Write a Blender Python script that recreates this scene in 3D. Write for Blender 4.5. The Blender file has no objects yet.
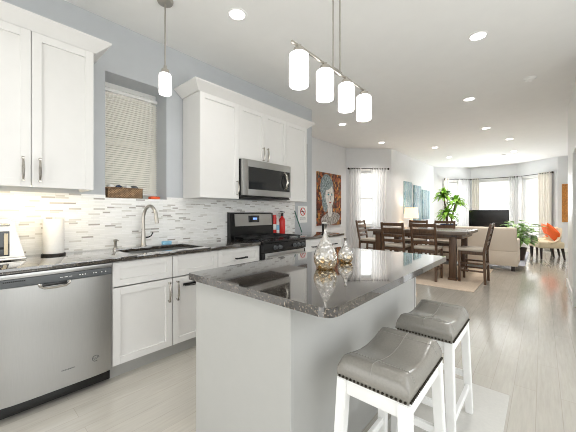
import bpy, bmesh, math, random
from mathutils import Vector, Matrix
S = bpy.context.scene
COL = S.collection
PI = math.pi

# ------------------------------------------------------------------ camera, world, area lights, exposure
FPX, YAW, CY0 = 290.56, 41.19, 212.16
cam = bpy.data.cameras.new('camera'); camo = bpy.data.objects.new('camera', cam); COL.objects.link(camo)
cam.sensor_width = 36.0; cam.lens = 36.0 * FPX / 576.0
cam.shift_y = (CY0 - 216.0) / 576.0
cam.clip_start = 0.02; cam.clip_end = 200
camo.location = (3.03, 0.0, 1.266)
camo.rotation_euler = (PI / 2, 0, math.radians(YAW))
S.camera = camo

S.view_settings.view_transform = 'Standard'
S.view_settings.look = 'None'
S.view_settings.gamma = 1.0
S.view_settings.use_curve_mapping = False
S.view_settings.exposure = 0.05
try: S.cycles.filter_width = 1.0
except Exception: pass

W = bpy.data.worlds.new('sky'); S.world = W; W.use_nodes = True
wn = W.node_tree.nodes; wl = W.node_tree.links
bg = wn['Background']
tc = wn.new('ShaderNodeTexCoord'); sx = wn.new('ShaderNodeSeparateXYZ'); rp = wn.new('ShaderNodeValToRGB')
wl.new(tc.outputs['Generated'], sx.inputs[0]); wl.new(sx.outputs['Z'], rp.inputs[0])
rp.color_ramp.elements[0].position = 0.0; rp.color_ramp.elements[0].color = (0.86, 0.88, 0.86, 1)
rp.color_ramp.elements[1].position = 0.5; rp.color_ramp.elements[1].color = (0.90, 0.95, 1.0, 1)
wl.new(rp.outputs[0], bg.inputs['Color']); bg.inputs['Strength'].default_value = 2.6

def area_light(name, loc, rot, sx_, sy_, energy, color=(1, 1, 1)):
    L = bpy.data.lights.new(name, 'AREA'); L.shape = 'RECTANGLE'; L.size = sx_; L.size_y = sy_
    L.energy = energy; L.color = color
    o = bpy.data.objects.new(name, L); COL.objects.link(o); o.location = loc; o.rotation_euler = rot
    return o
# unseen fill lamps added beside and behind the camera, then bay window daylight
area_light('side_fill', (4.34, 1.9, 1.25), (0, PI / 2, 0), 1.7, 2.5, 9, (0.98, 0.99, 1.0))
area_light('rear_fill', (1.7, -2.5, .85), (PI / 2, 0, 0), 3.0, 1.5, 17, (1.0, 0.99, 0.97))
area_light('bay_daylight', (1.6, 13.5, 1.6), (-PI / 2, 0, 0), 1.0, 1.6, 90, (0.95, 0.98, 1.0))
CAN_W = 66.0
CAN_COL = (1.0, 0.99, 0.985)
CAN_WARM = (1.0, 0.93, 0.86)

# ------------------------------------------------------------------ materials
def new_mat(name):
    m = bpy.data.materials.new(name); m.use_nodes = True
    n = m.node_tree.nodes; l = m.node_tree.links
    return m, n, l, n['Principled BSDF']
def rgb(h):
    def c(v):
        v /= 255.0
        return v / 12.92 if v <= .04045 else ((v + .055) / 1.055) ** 2.4
    return (c(int(h[0:2], 16)), c(int(h[2:4], 16)), c(int(h[4:6], 16)), 1)
def simple(name, hexc, rough=.5, metal=0.0, noise=0.04, scale=30.0, bump=0.0, spec=.5, stretch=(1, 1, 1), coat=0.0):
    m, n, l, b = new_mat(name)
    col = rgb(hexc)
    t = n.new('ShaderNodeTexCoord'); mp = n.new('ShaderNodeMapping'); mp.inputs['Scale'].default_value = stretch
    nz = n.new('ShaderNodeTexNoise'); nz.inputs['Scale'].default_value = scale; nz.inputs['Detail'].default_value = 4
    l.new(t.outputs['Object'], mp.inputs[0]); l.new(mp.outputs[0], nz.inputs[0])
    cr = n.new('ShaderNodeValToRGB')
    cr.color_ramp.elements[0].position = .3; cr.color_ramp.elements[1].position = .7
    cr.color_ramp.elements[0].color = tuple(max(0, c * (1 - noise)) for c in col[:3]) + (1,)
    cr.color_ramp.elements[1].color = tuple(min(1, c * (1 + noise)) for c in col[:3]) + (1,)
    l.new(nz.outputs['Fac'], cr.inputs[0]); l.new(cr.outputs[0], b.inputs['Base Color'])
    b.inputs['Roughness'].default_value = rough; b.inputs['Metallic'].default_value = metal
    b.inputs['Specular IOR Level'].default_value = spec
    b.inputs['Coat Weight'].default_value = coat
    if bump > 0:
        bp = n.new('ShaderNodeBump'); bp.inputs['Strength'].default_value = bump; bp.inputs['Distance'].default_value = .002
        l.new(nz.outputs['Fac'], bp.inputs['Height']); l.new(bp.outputs[0], b.inputs['Normal'])
    return m
def emit(name, col, strength):
    m, n, l, b = new_mat(name)
    b.inputs['Base Color'].default_value = col; b.inputs['Emission Color'].default_value = col
    b.inputs['Emission Strength'].default_value = strength
    return m

M = {}
M['blue_paint'] = simple('blue_grey_wall_paint', 'C0C3C6', .7, noise=.015, scale=8)
M['grey_paint'] = simple('pale_grey_wall_paint', 'E3E4E5', .7, noise=.012, scale=8)
M['ceil'] = simple('ceiling_paint', 'EFEEEB', .85, noise=.01, scale=6)
M['trim'] = simple('white_trim_paint', 'EDECE8', .4, noise=.01)
M['cab'] = simple('white_cabinet_lacquer', 'E3E1DE', .38, noise=.008, scale=12)
M['island'] = simple('pale_grey_island_paint', 'AFAEAA', .45, noise=.012, scale=12)
M['steel'] = simple('brushed_steel', 'BDBCBA', .30, .95, noise=.06, scale=14, stretch=(1, 1, 60))
M['dwsteel'] = simple('brushed_steel_door', 'B4B3B1', .34, .9, noise=.03, scale=10, stretch=(1, 40, 1))
M['chrome'] = simple('polished_nickel', 'B9B4AC', .16, 1.0, noise=.02)
M['nickel'] = simple('brushed_nickel', 'B5B0A8', .3, 1.0, noise=.04)
M['black'] = simple('black_enamel', '121213', .25, noise=.1)
M['blackmat'] = simple('black_matte', '1A1A1A', .6, noise=.1)
M['darkgrey'] = simple('dark_grey_plastic', '55585A', .4, noise=.04)
M['glassblack'] = simple('black_glass', '1B1D1F', .08, noise=.05, coat=.5)
M['iron'] = simple('cast_iron', '1C1C1D', .55, noise=.2, scale=80, bump=.3)
M['white'] = simple('white_plastic', 'F0EFEC', .4, noise=.01)
M['paper'] = simple('white_paper', 'F4F2EE', .9, noise=.02, scale=60, bump=.3)
M['red'] = simple('red_enamel', 'D0201A', .3, noise=.05)
M['green'] = simple('dark_green_plastic', '1E5A48', .4, noise=.05)
M['blueitem'] = simple('pale_blue_sponge', '8FC4E0', .8, noise=.1, bump=.5)
M['orange_sp'] = simple('orange_sponge', 'F0643A', .8, noise=.1, bump=.5)
M['leather'] = simple('grey_taupe_leather', '8A867E', .22, noise=.05, scale=120, bump=.12)
M['seam'] = simple('leather_seam', '8E8A82', .4)
M['nail'] = simple('dark_nailheads', '3B372F', .3, .8)
M['stoolwhite'] = simple('white_painted_wood', 'EEEDEA', .4, noise=.01)
M['wood'] = simple('dark_brown_wood', '583F2B', .34, noise=.35, scale=7, stretch=(6, 6, .7), bump=.05)
M['tabletop'] = simple('dark_grey_brown_tabletop', '6E6055', .25, noise=.25, scale=6, stretch=(.7, 7, 7), bump=.05)
M['seatfab'] = simple('taupe_seat_fabric', 'BDB2A4', .8, noise=.06, scale=200, bump=.3)
M['sofafab'] = simple('beige_sofa_fabric', 'E6DACB', .9, noise=.05, scale=150, bump=.3)
M['chairfab'] = simple('cream_chair_fabric', 'E2D2B4', .85, noise=.05, scale=150, bump=.3)
M['orange'] = simple('orange_cushion', 'F0682A', .8, noise=.08, scale=90, bump=.3)
M['darkleg'] = simple('espresso_wood', '2A1E17', .35, noise=.2)
M['curtain'] = simple('cream_curtain', 'EAE6DD', .9, noise=.04, scale=120)
M['artwood'] = simple('honey_brown_wood', 'BF8038', .5, noise=.35, scale=18, stretch=(4, 4, 1))
M['pot'] = simple('dark_brown_pot', '3A2C26', .5, noise=.1)
M['bluepot'] = simple('navy_glazed_pot', '2E3A55', .25, noise=.2, scale=10)
M['bark'] = simple('brown_cane', '6A5638', .8, noise=.3, scale=40, bump=.5)
M['leaf'] = simple('bright_green_leaf', '86B83A', .45, noise=.35, scale=7)
M['leaf2'] = simple('variegated_leaf', '9CC078', .45, noise=.45, scale=14)
M['leafpale'] = simple('pale_leaf', 'E3E8D8', .6, noise=.08)
M['mat'] = simple('pale_grey_mat', 'CBC8C1', .8, noise=.03, scale=60, bump=.2)
M['soil'] = simple('soil', '2B2119', .95, noise=.3, scale=60, bump=.6)
M['bronze'] = simple('dark_bronze_rod', '2A2724', .4, .6)
M['tv'] = simple('black_tv_screen', '0B0B0D', .18, noise=.05)
M['shade'] = emit('lit_white_glass_shade', (1.0, .975, .95, 1), 5.2)
M['pshade'] = emit('dimmer_lit_white_glass_shade', (1.0, .975, .95, 1), 2.4)
M['lens'] = emit('lit_lens', (1.0, .96, .9, 1), 9.0)
M['lampshade'] = emit('lit_fabric_lampshade', (1.0, .80, .56, 1), .8)
M['undercab'] = emit('lit_led_strip', (1.0, .83, .55, 1), 30.0)
M['bluedisp'] = emit('blue_display', (.25, .45, 1.0, 1), 1.2)

def make_granite():
    m, n, l, b = new_mat('dark_speckled_granite')
    t = n.new('ShaderNodeTexCoord')
    v = n.new('ShaderNodeTexVoronoi'); v.inputs['Scale'].default_value = 210
    nz = n.new('ShaderNodeTexNoise'); nz.inputs['Scale'].default_value = 48; nz.inputs['Detail'].default_value = 6; nz.inputs['Roughness'].default_value = .7
    l.new(t.outputs['Object'], v.inputs[0]); l.new(t.outputs['Object'], nz.inputs[0])
    sep = n.new('ShaderNodeSeparateColor'); l.new(v.outputs['Color'], sep.inputs[0])
    cr = n.new('ShaderNodeValToRGB'); e = cr.color_ramp.elements
    e[0].position = 0; e[0].color = rgb('0E0C0B'); e[1].position = 1; e[1].color = rgb('C2B4A2')
    for p_, c_ in ((.5, '1A1714'), (.72, '2E2823'), (.88, '75675A')):
        x = e.new(p_); x.color = rgb(c_)
    l.new(sep.outputs[0], cr.inputs[0])
    cr2 = n.new('ShaderNodeValToRGB'); e = cr2.color_ramp.elements
    e[0].position = .35; e[0].color = rgb('0E0D0C'); e[1].position = .72; e[1].color = rgb('4A4139')
    l.new(nz.outputs['Fac'], cr2.inputs[0])
    mx = n.new('ShaderNodeMix'); mx.data_type = 'RGBA'; mx.inputs[0].default_value = .5
    l.new(cr.outputs[0], mx.inputs[6]); l.new(cr2.outputs[0], mx.inputs[7]); l.new(mx.outputs[2], b.inputs['Base Color'])
    b.inputs['Roughness'].default_value = .07; b.inputs['Coat Weight'].default_value = 1.0; b.inputs['Coat Roughness'].default_value = .03; b.inputs['Coat IOR'].default_value = 1.95
    b.inputs['Specular IOR Level'].default_value = .7
    return m
M['granite'] = make_granite()

def make_floor():
    m, n, l, b = new_mat('grey_washed_wood_planks')
    t = n.new('ShaderNodeTexCoord'); mp = n.new('ShaderNodeMapping'); mp.inputs['Rotation'].default_value = (0, 0, PI / 2)
    l.new(t.outputs['Object'], mp.inputs[0])
    br = n.new('ShaderNodeTexBrick'); br.offset = .37; br.offset_frequency = 2
    for k, v in (('Scale', 1.0), ('Mortar Size', .0016), ('Mortar Smooth', .2), ('Brick Width', 1.35), ('Row Height', .125), ('Bias', 0)):
        br.inputs[k].default_value = v
    br.inputs['Color1'].default_value = rgb('B8B3A9'); br.inputs['Color2'].default_value = rgb('BEB9AF'); br.inputs['Mortar'].default_value = rgb('AAA59B')
    l.new(mp.outputs[0], br.inputs[0])
    mp2 = n.new('ShaderNodeMapping'); mp2.inputs['Scale'].default_value = (14, 1.1, 1)
    l.new(t.outputs['Object'], mp2.inputs[0])
    nz = n.new('ShaderNodeTexNoise'); nz.inputs['Scale'].default_value = 4; nz.inputs['Detail'].default_value = 6; nz.inputs['Roughness'].default_value = .6
    l.new(mp2.outputs[0], nz.inputs[0])
    cr = n.new('ShaderNodeValToRGB'); e = cr.color_ramp.elements
    e[0].position = .3; e[0].color = (.93, .93, .925, 1); e[1].position = .7; e[1].color = (1.06, 1.06, 1.055, 1)
    l.new(nz.outputs['Fac'], cr.inputs[0])
    mx = n.new('ShaderNodeMix'); mx.data_type = 'RGBA'; mx.blend_type = 'MULTIPLY'; mx.inputs[0].default_value = 1
    l.new(br.outputs['Color'], mx.inputs[6]); l.new(cr.outputs[0], mx.inputs[7]); l.new(mx.outputs[2], b.inputs['Base Color'])
    b.inputs['Roughness'].default_value = .2
    rr = n.new('ShaderNodeMapRange'); rr.inputs[3].default_value = .10; rr.inputs[4].default_value = .26
    l.new(nz.outputs['Fac'], rr.inputs[0]); l.new(rr.outputs[0], b.inputs['Roughness'])
    bp = n.new('ShaderNodeBump'); bp.inputs['Strength'].default_value = .22; bp.inputs['Distance'].default_value = .003
    l.new(nz.outputs['Fac'], bp.inputs['Height']); l.new(bp.outputs[0], b.inputs['Normal'])
    b.inputs['Specular IOR Level'].default_value = .7
    b.inputs['Coat Weight'].default_value = .5; b.inputs['Coat Roughness'].default_value = .09
    return m
M['floor'] = make_floor()

def make_tile():
    m, n, l, b = new_mat('white_linear_mosaic_tile')
    t = n.new('ShaderNodeTexCoord'); sp = n.new('ShaderNodeSeparateXYZ'); cb = n.new('ShaderNodeCombineXYZ')
    l.new(t.outputs['Object'], sp.inputs[0]); l.new(sp.outputs['Y'], cb.inputs['X']); l.new(sp.outputs['Z'], cb.inputs['Y'])
    br = n.new('ShaderNodeTexBrick'); br.offset = .43; br.offset_frequency = 2; br.squash = .7; br.squash_frequency = 3
    for k, v in (('Scale', 1.0), ('Mortar Size', .0012), ('Mortar Smooth', .1), ('Brick Width', .09), ('Row Height', .0155), ('Bias', 0)):
        br.inputs[k].default_value = v
    br.inputs['Color1'].default_value = (0, 0, 0, 1); br.inputs['Color2'].default_value = (1, 1, 1, 1); br.inputs['Mortar'].default_value = (.3, .3, .3, 1)
    l.new(cb.outputs[0], br.inputs[0])
    cr = n.new('ShaderNodeValToRGB'); cr.color_ramp.interpolation = 'CONSTANT'; e = cr.color_ramp.elements
    e[0].position = 0; e[0].color = rgb('F5F4F1'); e[1].position = .93; e[1].color = rgb('C3BEB8')
    for p_, c_ in ((.28, 'EBEAE7'), (.32, 'F0EFEC'), (.6, 'F7F6F4'), (.87, 'DAD7D1'), (.972, 'A8A39D')):
        x = e.new(p_); x.color = rgb(c_)
    l.new(br.outputs['Color'], cr.inputs[0]); l.new(cr.outputs[0], b.inputs['Base Color'])
    b.inputs['Roughness'].default_value = .22
    bp = n.new('ShaderNodeBump'); bp.inputs['Strength'].default_value = .35; bp.inputs['Distance'].default_value = .001; bp.invert = True
    l.new(br.outputs['Fac'], bp.inputs['Height']); l.new(bp.outputs[0], b.inputs['Normal'])
    return m
M['tile'] = make_tile()

def make_glass(name, gloss=.08, tint=(1, 1, 1, 1)):
    m, n, l, b = new_mat(name)
    out = n['Material Output']
    tr = n.new('ShaderNodeBsdfTransparent'); tr.inputs[0].default_value = tint
    gl = n.new('ShaderNodeBsdfGlossy'); gl.inputs['Roughness'].default_value = .03
    mx = n.new('ShaderNodeMixShader'); mx.inputs[0].default_value = gloss
    l.new(tr.outputs[0], mx.inputs[1]); l.new(gl.outputs[0], mx.inputs[2]); l.new(mx.outputs[0], out.inputs[0])
    return m
M['pane'] = make_glass('clear_window_glass', .06)

def make_sheer(name, col, transp):
    m, n, l, b = new_mat(name)
    out = n['Material Output']
    tr = n.new('ShaderNodeBsdfTransparent'); df = n.new('ShaderNodeBsdfDiffuse'); tl = n.new('ShaderNodeBsdfTranslucent')
    df.inputs[0].default_value = col; tl.inputs[0].default_value = col
    wv = n.new('ShaderNodeTexNoise'); wv.inputs['Scale'].default_value = 300
    m1 = n.new('ShaderNodeMixShader'); m1.inputs[0].default_value = .62
    m2 = n.new('ShaderNodeMixShader')
    rr = n.new('ShaderNodeMapRange'); rr.inputs[3].default_value = transp - .05; rr.inputs[4].default_value = transp + .05
    l.new(wv.outputs['Fac'], rr.inputs[0]); l.new(rr.outputs[0], m2.inputs[0])
    l.new(df.outputs[0], m1.inputs[1]); l.new(tl.outputs[0], m1.inputs[2]); l.new(m1.outputs[0], m2.inputs[1]); l.new(tr.outputs[0], m2.inputs[2])
    l.new(m2.outputs[0], out.inputs[0])
    return m
M['sheer'] = make_sheer('white_sheer_fabric', (.97, .97, .97, 1), .25)
M['shadefab'] = make_sheer('white_roller_fabric', (.92, .93, .92, 1), .30)
M['slat'] = simple('white_blind_slat', 'F3F0E7', .5, noise=.02)
M['alley'] = simple('beige_render', 'A9A296', .9, noise=.08, scale=6, bump=.3)

def make_wicker():
    m, n, l, b = new_mat('brown_wicker')
    t = n.new('ShaderNodeTexCoord')
    w = n.new('ShaderNodeTexBrick'); w.offset = .5
    sp = n.new('ShaderNodeSeparateXYZ'); cb = n.new('ShaderNodeCombineXYZ'); ad = n.new('ShaderNodeMath'); ad.operation = 'ADD'
    l.new(t.outputs['Object'], sp.inputs[0]); l.new(sp.outputs['X'], ad.inputs[0]); l.new(sp.outputs['Y'], ad.inputs[1])
    l.new(ad.outputs[0], cb.inputs['X']); l.new(sp.outputs['Z'], cb.inputs['Y']); l.new(cb.outputs[0], w.inputs[0])
    for k, v in (('Scale', 1.0), ('Mortar Size', .002), ('Brick Width', .022), ('Row Height', .011)): w.inputs[k].default_value = v
    w.inputs['Color1'].default_value = rgb('A07E5C'); w.inputs['Color2'].default_value = rgb('C09C76'); w.inputs['Mortar'].default_value = rgb('4A3524')
    l.new(w.outputs['Color'], b.inputs['Base Color']); b.inputs['Roughness'].default_value = .7
    bp = n.new('ShaderNodeBump'); bp.invert = True; bp.inputs['Strength'].default_value = .6; bp.inputs['Distance'].default_value = .004
    l.new(w.outputs['Fac'], bp.inputs['Height']); l.new(bp.outputs[0], b.inputs['Normal'])
    return m
M['wicker'] = make_wicker()

def make_mercury():
    m, n, l, b = new_mat('gold_and_silver_mercury_glass')
    t = n.new('ShaderNodeTexCoord'); sp = n.new('ShaderNodeSeparateXYZ'); l.new(t.outputs['Generated'], sp.inputs[0])
    v = n.new('ShaderNodeTexVoronoi'); v.inputs['Scale'].default_value = 48; l.new(t.outputs['Object'], v.inputs[0])
    sc = n.new('ShaderNodeSeparateColor'); l.new(v.outputs['Color'], sc.inputs[0])
    ml = n.new('ShaderNodeMath'); ml.operation = 'MULTIPLY_ADD'; ml.inputs[1].default_value = .35
    l.new(sc.outputs[0], ml.inputs[0]); l.new(sp.outputs['Z'], ml.inputs[2])
    cr = n.new('ShaderNodeValToRGB'); e = cr.color_ramp.elements
    e[0].position = .12; e[0].color = rgb('C8923E'); e[1].position = .62; e[1].color = rgb('E4E0DA')
    x = e.new(.36); x.color = rgb('D8C8A8')
    l.new(ml.outputs[0], cr.inputs[0]); l.new(cr.outputs[0], b.inputs['Base Color'])
    b.inputs['Metallic'].default_value = .35; b.inputs['Roughness'].default_value = .08; b.inputs['Transmission Weight'].default_value = .55; b.inputs['Coat Weight'].default_value = .5
    bp = n.new('ShaderNodeBump'); bp.inputs['Strength'].default_value = .9; bp.inputs['Distance'].default_value = .01
    l.new(v.outputs['Distance'], bp.inputs['Height']); l.new(bp.outputs[0], b.inputs['Normal'])
    return m
M['mercury'] = make_mercury()

def ramp_mat(name, scale, stops, rough=.6, kind='voronoi', stretch=(1, 1, 1)):
    m, n, l, b = new_mat(name)
    t = n.new('ShaderNodeTexCoord'); mp = n.new('ShaderNodeMapping'); mp.inputs['Scale'].default_value = stretch
    l.new(t.outputs['Object'], mp.inputs[0])
    if kind == 'voronoi':
        v = n.new('ShaderNodeTexVoronoi'); v.inputs['Scale'].default_value = scale; v.distance = 'CHEBYCHEV'
        l.new(mp.outputs[0], v.inputs[0]); sc = n.new('ShaderNodeSeparateColor'); l.new(v.outputs['Color'], sc.inputs[0]); src = sc.outputs[0]
    else:
        v = n.new('ShaderNodeTexNoise'); v.inputs['Scale'].default_value = scale; v.inputs['Detail'].default_value = 5; v.inputs['Roughness'].default_value = .65
        l.new(mp.outputs[0], v.inputs[0]); src = v.outputs['Fac']
    cr = n.new('ShaderNodeValToRGB'); e = cr.color_ramp.elements
    e[0].position = stops[0][0]; e[0].color = rgb(stops[0][1]); e[1].position = stops[-1][0]; e[1].color = rgb(stops[-1][1])
    for p_, c_ in stops[1:-1]:
        x = e.new(p_); x.color = rgb(c_)
    l.new(src, cr.inputs[0]); l.new(cr.outputs[0], b.inputs['Base Color']); b.inputs['Roughness'].default_value = rough
    return m
M['mosaic'] = ramp_mat('orange_and_brown_painted_patches', 16, [(0, '2B1A12'), (.3, '6E3220'), (.5, 'B0602E'), (.65, '4A3226'), (.82, 'CF8F3C'), (1, '46504E')])
M['hairpaint'] = ramp_mat('grey_teal_brushwork', 22, [(.3, '3C4647'), (.5, '7F8E90'), (.7, 'B9C2C2')], kind='noise')
M['skinpaint'] = ramp_mat('pale_grey_brushwork', 14, [(.35, 'BDBAB6'), (.6, 'E6E2DC')], kind='noise')
M['clothpaint'] = ramp_mat('grey_brown_brushwork', 20, [(.3, '4A3A32'), (.5, '9A9590'), (.7, 'D8D4CE')], kind='noise')
M['inkpaint'] = simple('dark_ink', '2B2A2B', .6)
M['lippaint'] = simple('muted_red_paint', '9A5048', .6)
M['eyepaint'] = simple('teal_paint', '2F7F86', .6)
M['treeart'] = ramp_mat('teal_forest_paint', 5, [(.28, '24485C'), (.42, '5E8C9C'), (.54, 'A9BCC0'), (.66, '86ABA2'), (.85, 'C9D2D0')], kind='noise', stretch=(3, 3, .8))
M['rug'] = ramp_mat('tan_woven_rug', 40, [(.3, 'C4AF99'), (.5, 'DBC8B3'), (.7, 'CFBBA4')], rough=.95, kind='noise')
M['bluerug'] = ramp_mat('grey_blue_rug', 9, [(.3, '8E93A8'), (.5, 'C6C8D2'), (.7, 'A5AABC')], rough=.95, kind='noise')

# ------------------------------------------------------------------ mesh builder
class MB:
    def __init__(s): s.bm = bmesh.new()
    def _xf(s, vs, mat):
        if mat is not None: bmesh.ops.transform(s.bm, matrix=mat, verts=vs)
    def box(s, x0, x1, y0, y1, z0, z1, bev=0.0, mat=None, seg=2):
        r = bmesh.ops.create_cube(s.bm, size=1.0)['verts']
        bmesh.ops.transform(s.bm, matrix=Matrix.Translation(((x0 + x1) / 2, (y0 + y1) / 2, (z0 + z1) / 2)) @ Matrix.Diagonal((abs(x1 - x0), abs(y1 - y0), abs(z1 - z0), 1)), verts=r)
        if mat is not None: s._xf(r, mat)
        if bev > 0:
            es = list({e for v in r for e in v.link_edges})
            bmesh.ops.bevel(s.bm, geom=es, offset=min(bev, .45 * min(abs(x1 - x0), abs(y1 - y0), abs(z1 - z0))), segments=seg, affect='EDGES', profile=.6)
        return s
    def cyl(s, p0, p1, r0, r1=None, n=20, caps=True):
        if r1 is None: r1 = r0
        p0 = Vector(p0); p1 = Vector(p1); d = p1 - p0
        q = Vector((0, 0, 1)).rotation_difference(d.normalized()).to_matrix().to_4x4()
        bmesh.ops.create_cone(s.bm, cap_ends=caps, segments=n, radius1=r0, radius2=r1, depth=d.length, matrix=Matrix.Translation((p0 + p1) / 2) @ q)
        return s
    def tube(s, pts, r, n=10):
        pts = [Vector(p) for p in pts]; rings = []
        up = Vector((0, 0, 1)); prev = None
        for i, p in enumerate(pts):
            t = (pts[min(i + 1, len(pts) - 1)] - pts[max(i - 1, 0)]).normalized()
            if prev is None:
                a = t.cross(up)
                if a.length < 1e-3: a = t.cross(Vector((1, 0, 0)))
                a.normalize()
            else:
                a = (prev - t * prev.dot(t)).normalized()
            prev = a; b = t.cross(a); rr = r[i] if isinstance(r, (list, tuple)) else r
            rings.append([s.bm.verts.new(p + a * (rr * math.cos(2 * PI * k / n)) + b * (rr * math.sin(2 * PI * k / n))) for k in range(n)])
        for i in range(len(rings) - 1):
            for k in range(n):
                s.bm.faces.new((rings[i][k], rings[i][(k + 1) % n], rings[i + 1][(k + 1) % n], rings[i + 1][k]))
        s.bm.faces.new(rings[0][::-1]); s.bm.faces.new(rings[-1])
        return s
    def lathe(s, prof, cx=0, cy=0, n=28):
        rings = []
        for r, z in prof:
            if r < 1e-5: rings.append([s.bm.verts.new((cx, cy, z))])
            else: rings.append([s.bm.verts.new((cx + r * math.cos(2 * PI * k / n), cy + r * math.sin(2 * PI * k / n), z)) for k in range(n)])
        for a, b in zip(rings[:-1], rings[1:]):
            for k in range(n):
                k2 = (k + 1) % n
                if len(a) == 1 and len(b) == 1: continue
                if len(a) == 1: s.bm.faces.new((a[0], b[k2], b[k]))
                elif len(b) == 1: s.bm.faces.new((a[k], a[k2], b[0]))
                else: s.bm.faces.new((a[k], a[k2], b[k2], b[k]))
        return s
    def prism(s, poly, ext, z0=None, z1=None, axis='z', bev=0.0):
        """extrude polygon: axis z: poly (x,y), axis x: poly (y,z), axis y: poly (x,z); ext=(a,b)"""
        a, b = ext
        def mk(p, t):
            return {'z': (p[0], p[1], t), 'x': (t, p[0], p[1]), 'y': (p[0], t, p[1])}[axis]
        A = [s.bm.verts.new(mk(p, a)) for p in poly]; B = [s.bm.verts.new(mk(p, b)) for p in poly]
        n = len(poly); fs = [s.bm.faces.new(A), s.bm.faces.new(B)]
        for i in range(n): fs.append(s.bm.faces.new((A[i], A[(i + 1) % n], B[(i + 1) % n], B[i])))
        if bev > 0:
            es = list({e for f in fs[:2] for e in f.edges})
            bmesh.ops.bevel(s.bm, geom=es, offset=bev, segments=3, affect='EDGES', profile=.5)
        return s
    def grid(s, fn, nu, nv, closed_u=False):
        V = [[s.bm.verts.new(fn(i / nu if closed_u else i / (nu - 1), j / (nv - 1))) for j in range(nv)] for i in range(nu)]
        for i in range(nu if closed_u else nu - 1):
            for j in range(nv - 1):
                i2 = (i + 1) % nu
                s.bm.faces.new((V[i][j], V[i2][j], V[i2][j + 1], V[i][j + 1]))
        return V
    def pillow(s, cx, cy, cz, sx, sy, sz, mat=None, n=14, p=2.6):
        def f(u, v, sg):
            x = math.sin((u - .5) * PI); y = math.sin((v - .5) * PI)
            h = max(0, (1 - abs(x) ** p) * (1 - abs(y) ** p)) ** .45
            return Vector((x * sx / 2, y * sy / 2, sg * h * sz / 2))
        vs0 = len(s.bm.verts)
        for sg in (1, -1):
            s.grid(lambda u, v: f(u, v, sg), n, n)
        s.bm.verts.ensure_lookup_table(); vs = s.bm.verts[vs0:]
        T = Matrix.Translation((cx, cy, cz)) @ (mat if mat is not None else Matrix.Identity(4))
        bmesh.ops.transform(s.bm, matrix=T, verts=vs)
        bmesh.ops.remove_doubles(s.bm, verts=vs, dist=1e-4)
        return s
    def build(s, name, mat, parent=None, world=False, smooth=True, mods=None, angle=40):
        if world and parent is not None:
            bmesh.ops.translate(s.bm, verts=s.bm.verts[:], vec=-origin(parent))
        bmesh.ops.recalc_face_normals(s.bm, faces=s.bm.faces[:])
        me = bpy.data.meshes.new(name); s.bm.to_mesh(me); s.bm.free()
        me.materials.append(M[mat] if isinstance(mat, str) else mat)
        if smooth:
            me.shade_smooth()
            try: me.set_sharp_from_angle(angle=math.radians(angle))
            except Exception: pass
        o = bpy.data.objects.new(name, me); COL.objects.link(o)
        if parent is not None: o.parent = parent
        return o
def origin(o):
    v = Vector((0, 0, 0))
    while o is not None: v = v + o.location; o = o.parent
    return v
def tag(o, label=None, cat=None, group=None, kind=None):
    if label: o['label'] = label
    if cat: o['category'] = cat
    if group: o['group'] = group
    if kind: o['kind'] = kind
    return o
def empty(name, loc, label, cat, group=None, rz=0):
    o = bpy.data.objects.new(name, None); COL.objects.link(o); o.location = loc; o.rotation_euler = (0, 0, rz); o.empty_display_size = .05
    return tag(o, label, cat, group)
def struct(name, mb, mat, parent=None, label=None, smooth=False):
    o = mb.build(name, mat, parent, world=parent is not None, smooth=smooth)
    if parent is None: o['kind'] = 'structure'
    if label: o['label'] = label
    return o
def copy_tree(o, parent=None):
    c = o.copy(); COL.objects.link(c)
    if parent is not None: c.parent = parent; c.matrix_parent_inverse = o.matrix_parent_inverse.copy()
    for ch in list(o.children): copy_tree(ch, c)
    return c
def Rz(a): return Matrix.Rotation(a, 4, 'Z')
def Rx(a): return Matrix.Rotation(a, 4, 'X')
def Ry(a): return Matrix.Rotation(a, 4, 'Y')
def T(x, y, z): return Matrix.Translation((x, y, z))

# ------------------------------------------------------------------ room shell
HC = 3.05
struct('floor', MB().box(-1.6, 4.6, -2.7, 14.2, -.12, 0), 'floor', label='glossy grey washed wood plank floor')
struct('ceiling', MB().box(-1.6, 4.6, -2.7, 14.2, HC, HC + .12), 'ceil', label='smooth white ceiling')

def seg_wall(name, A, B, mat, th=.16, openings=(), z1=HC, label=None):
    """wall along A->B; room is on the right-hand side of A->B, thickness goes to the left (outside)"""
    A = Vector((A[0], A[1], 0)); B = Vector((B[0], B[1], 0)); d = (B - A); L = d.length; ang = math.atan2(d.y, d.x)
    X = T(A.x, A.y, 0) @ Rz(ang); mb = MB(); cur = 0
    for s0, s1, a, b in sorted(openings):
        if s0 > cur: mb.box(cur, s0, 0, th, 0, z1, mat=X)
        if a > 0: mb.box(s0, s1, 0, th, 0, a, mat=X)
        if b < z1: mb.box(s0, s1, 0, th, b, z1, mat=X)
        cur = s1
    mb.box(cur, L, 0, th, 0, z1, mat=X)
    o = struct(name, mb, mat, label=label)
    return X, L
WIN = (.905, 1.485, 1.40, 2.57)
seg_wall('wall_kitchen', (0, -2.6), (0, 4.09), 'blue_paint', .32, [(WIN[0] + 2.6, WIN[1] + 2.6, WIN[2], WIN[3])], label='blue grey kitchen wall')
seg_wall('wall_dining_return', (-.32, 4.09), (-1.08, 4.09), 'grey_paint', -.12)
seg_wall('wall_dining', (-1.08, 4.09), (-1.08, 7.16), 'grey_paint')
XD, LD = seg_wall('wall_dining_angled', (-1.08, 7.16), (-.17, 8.08), 'grey_paint', .16, [(.3, .95, .9, 2.40)])
seg_wall('wall_living_left', (-.17, 8.08), (-.17, 12.28), 'grey_paint')
XL, LL = seg_wall('wall_bay_left', (-.17, 12.28), (.86, 13.65), 'grey_paint', .16, [(.50, 1.2, .75, 2.47)])
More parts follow.
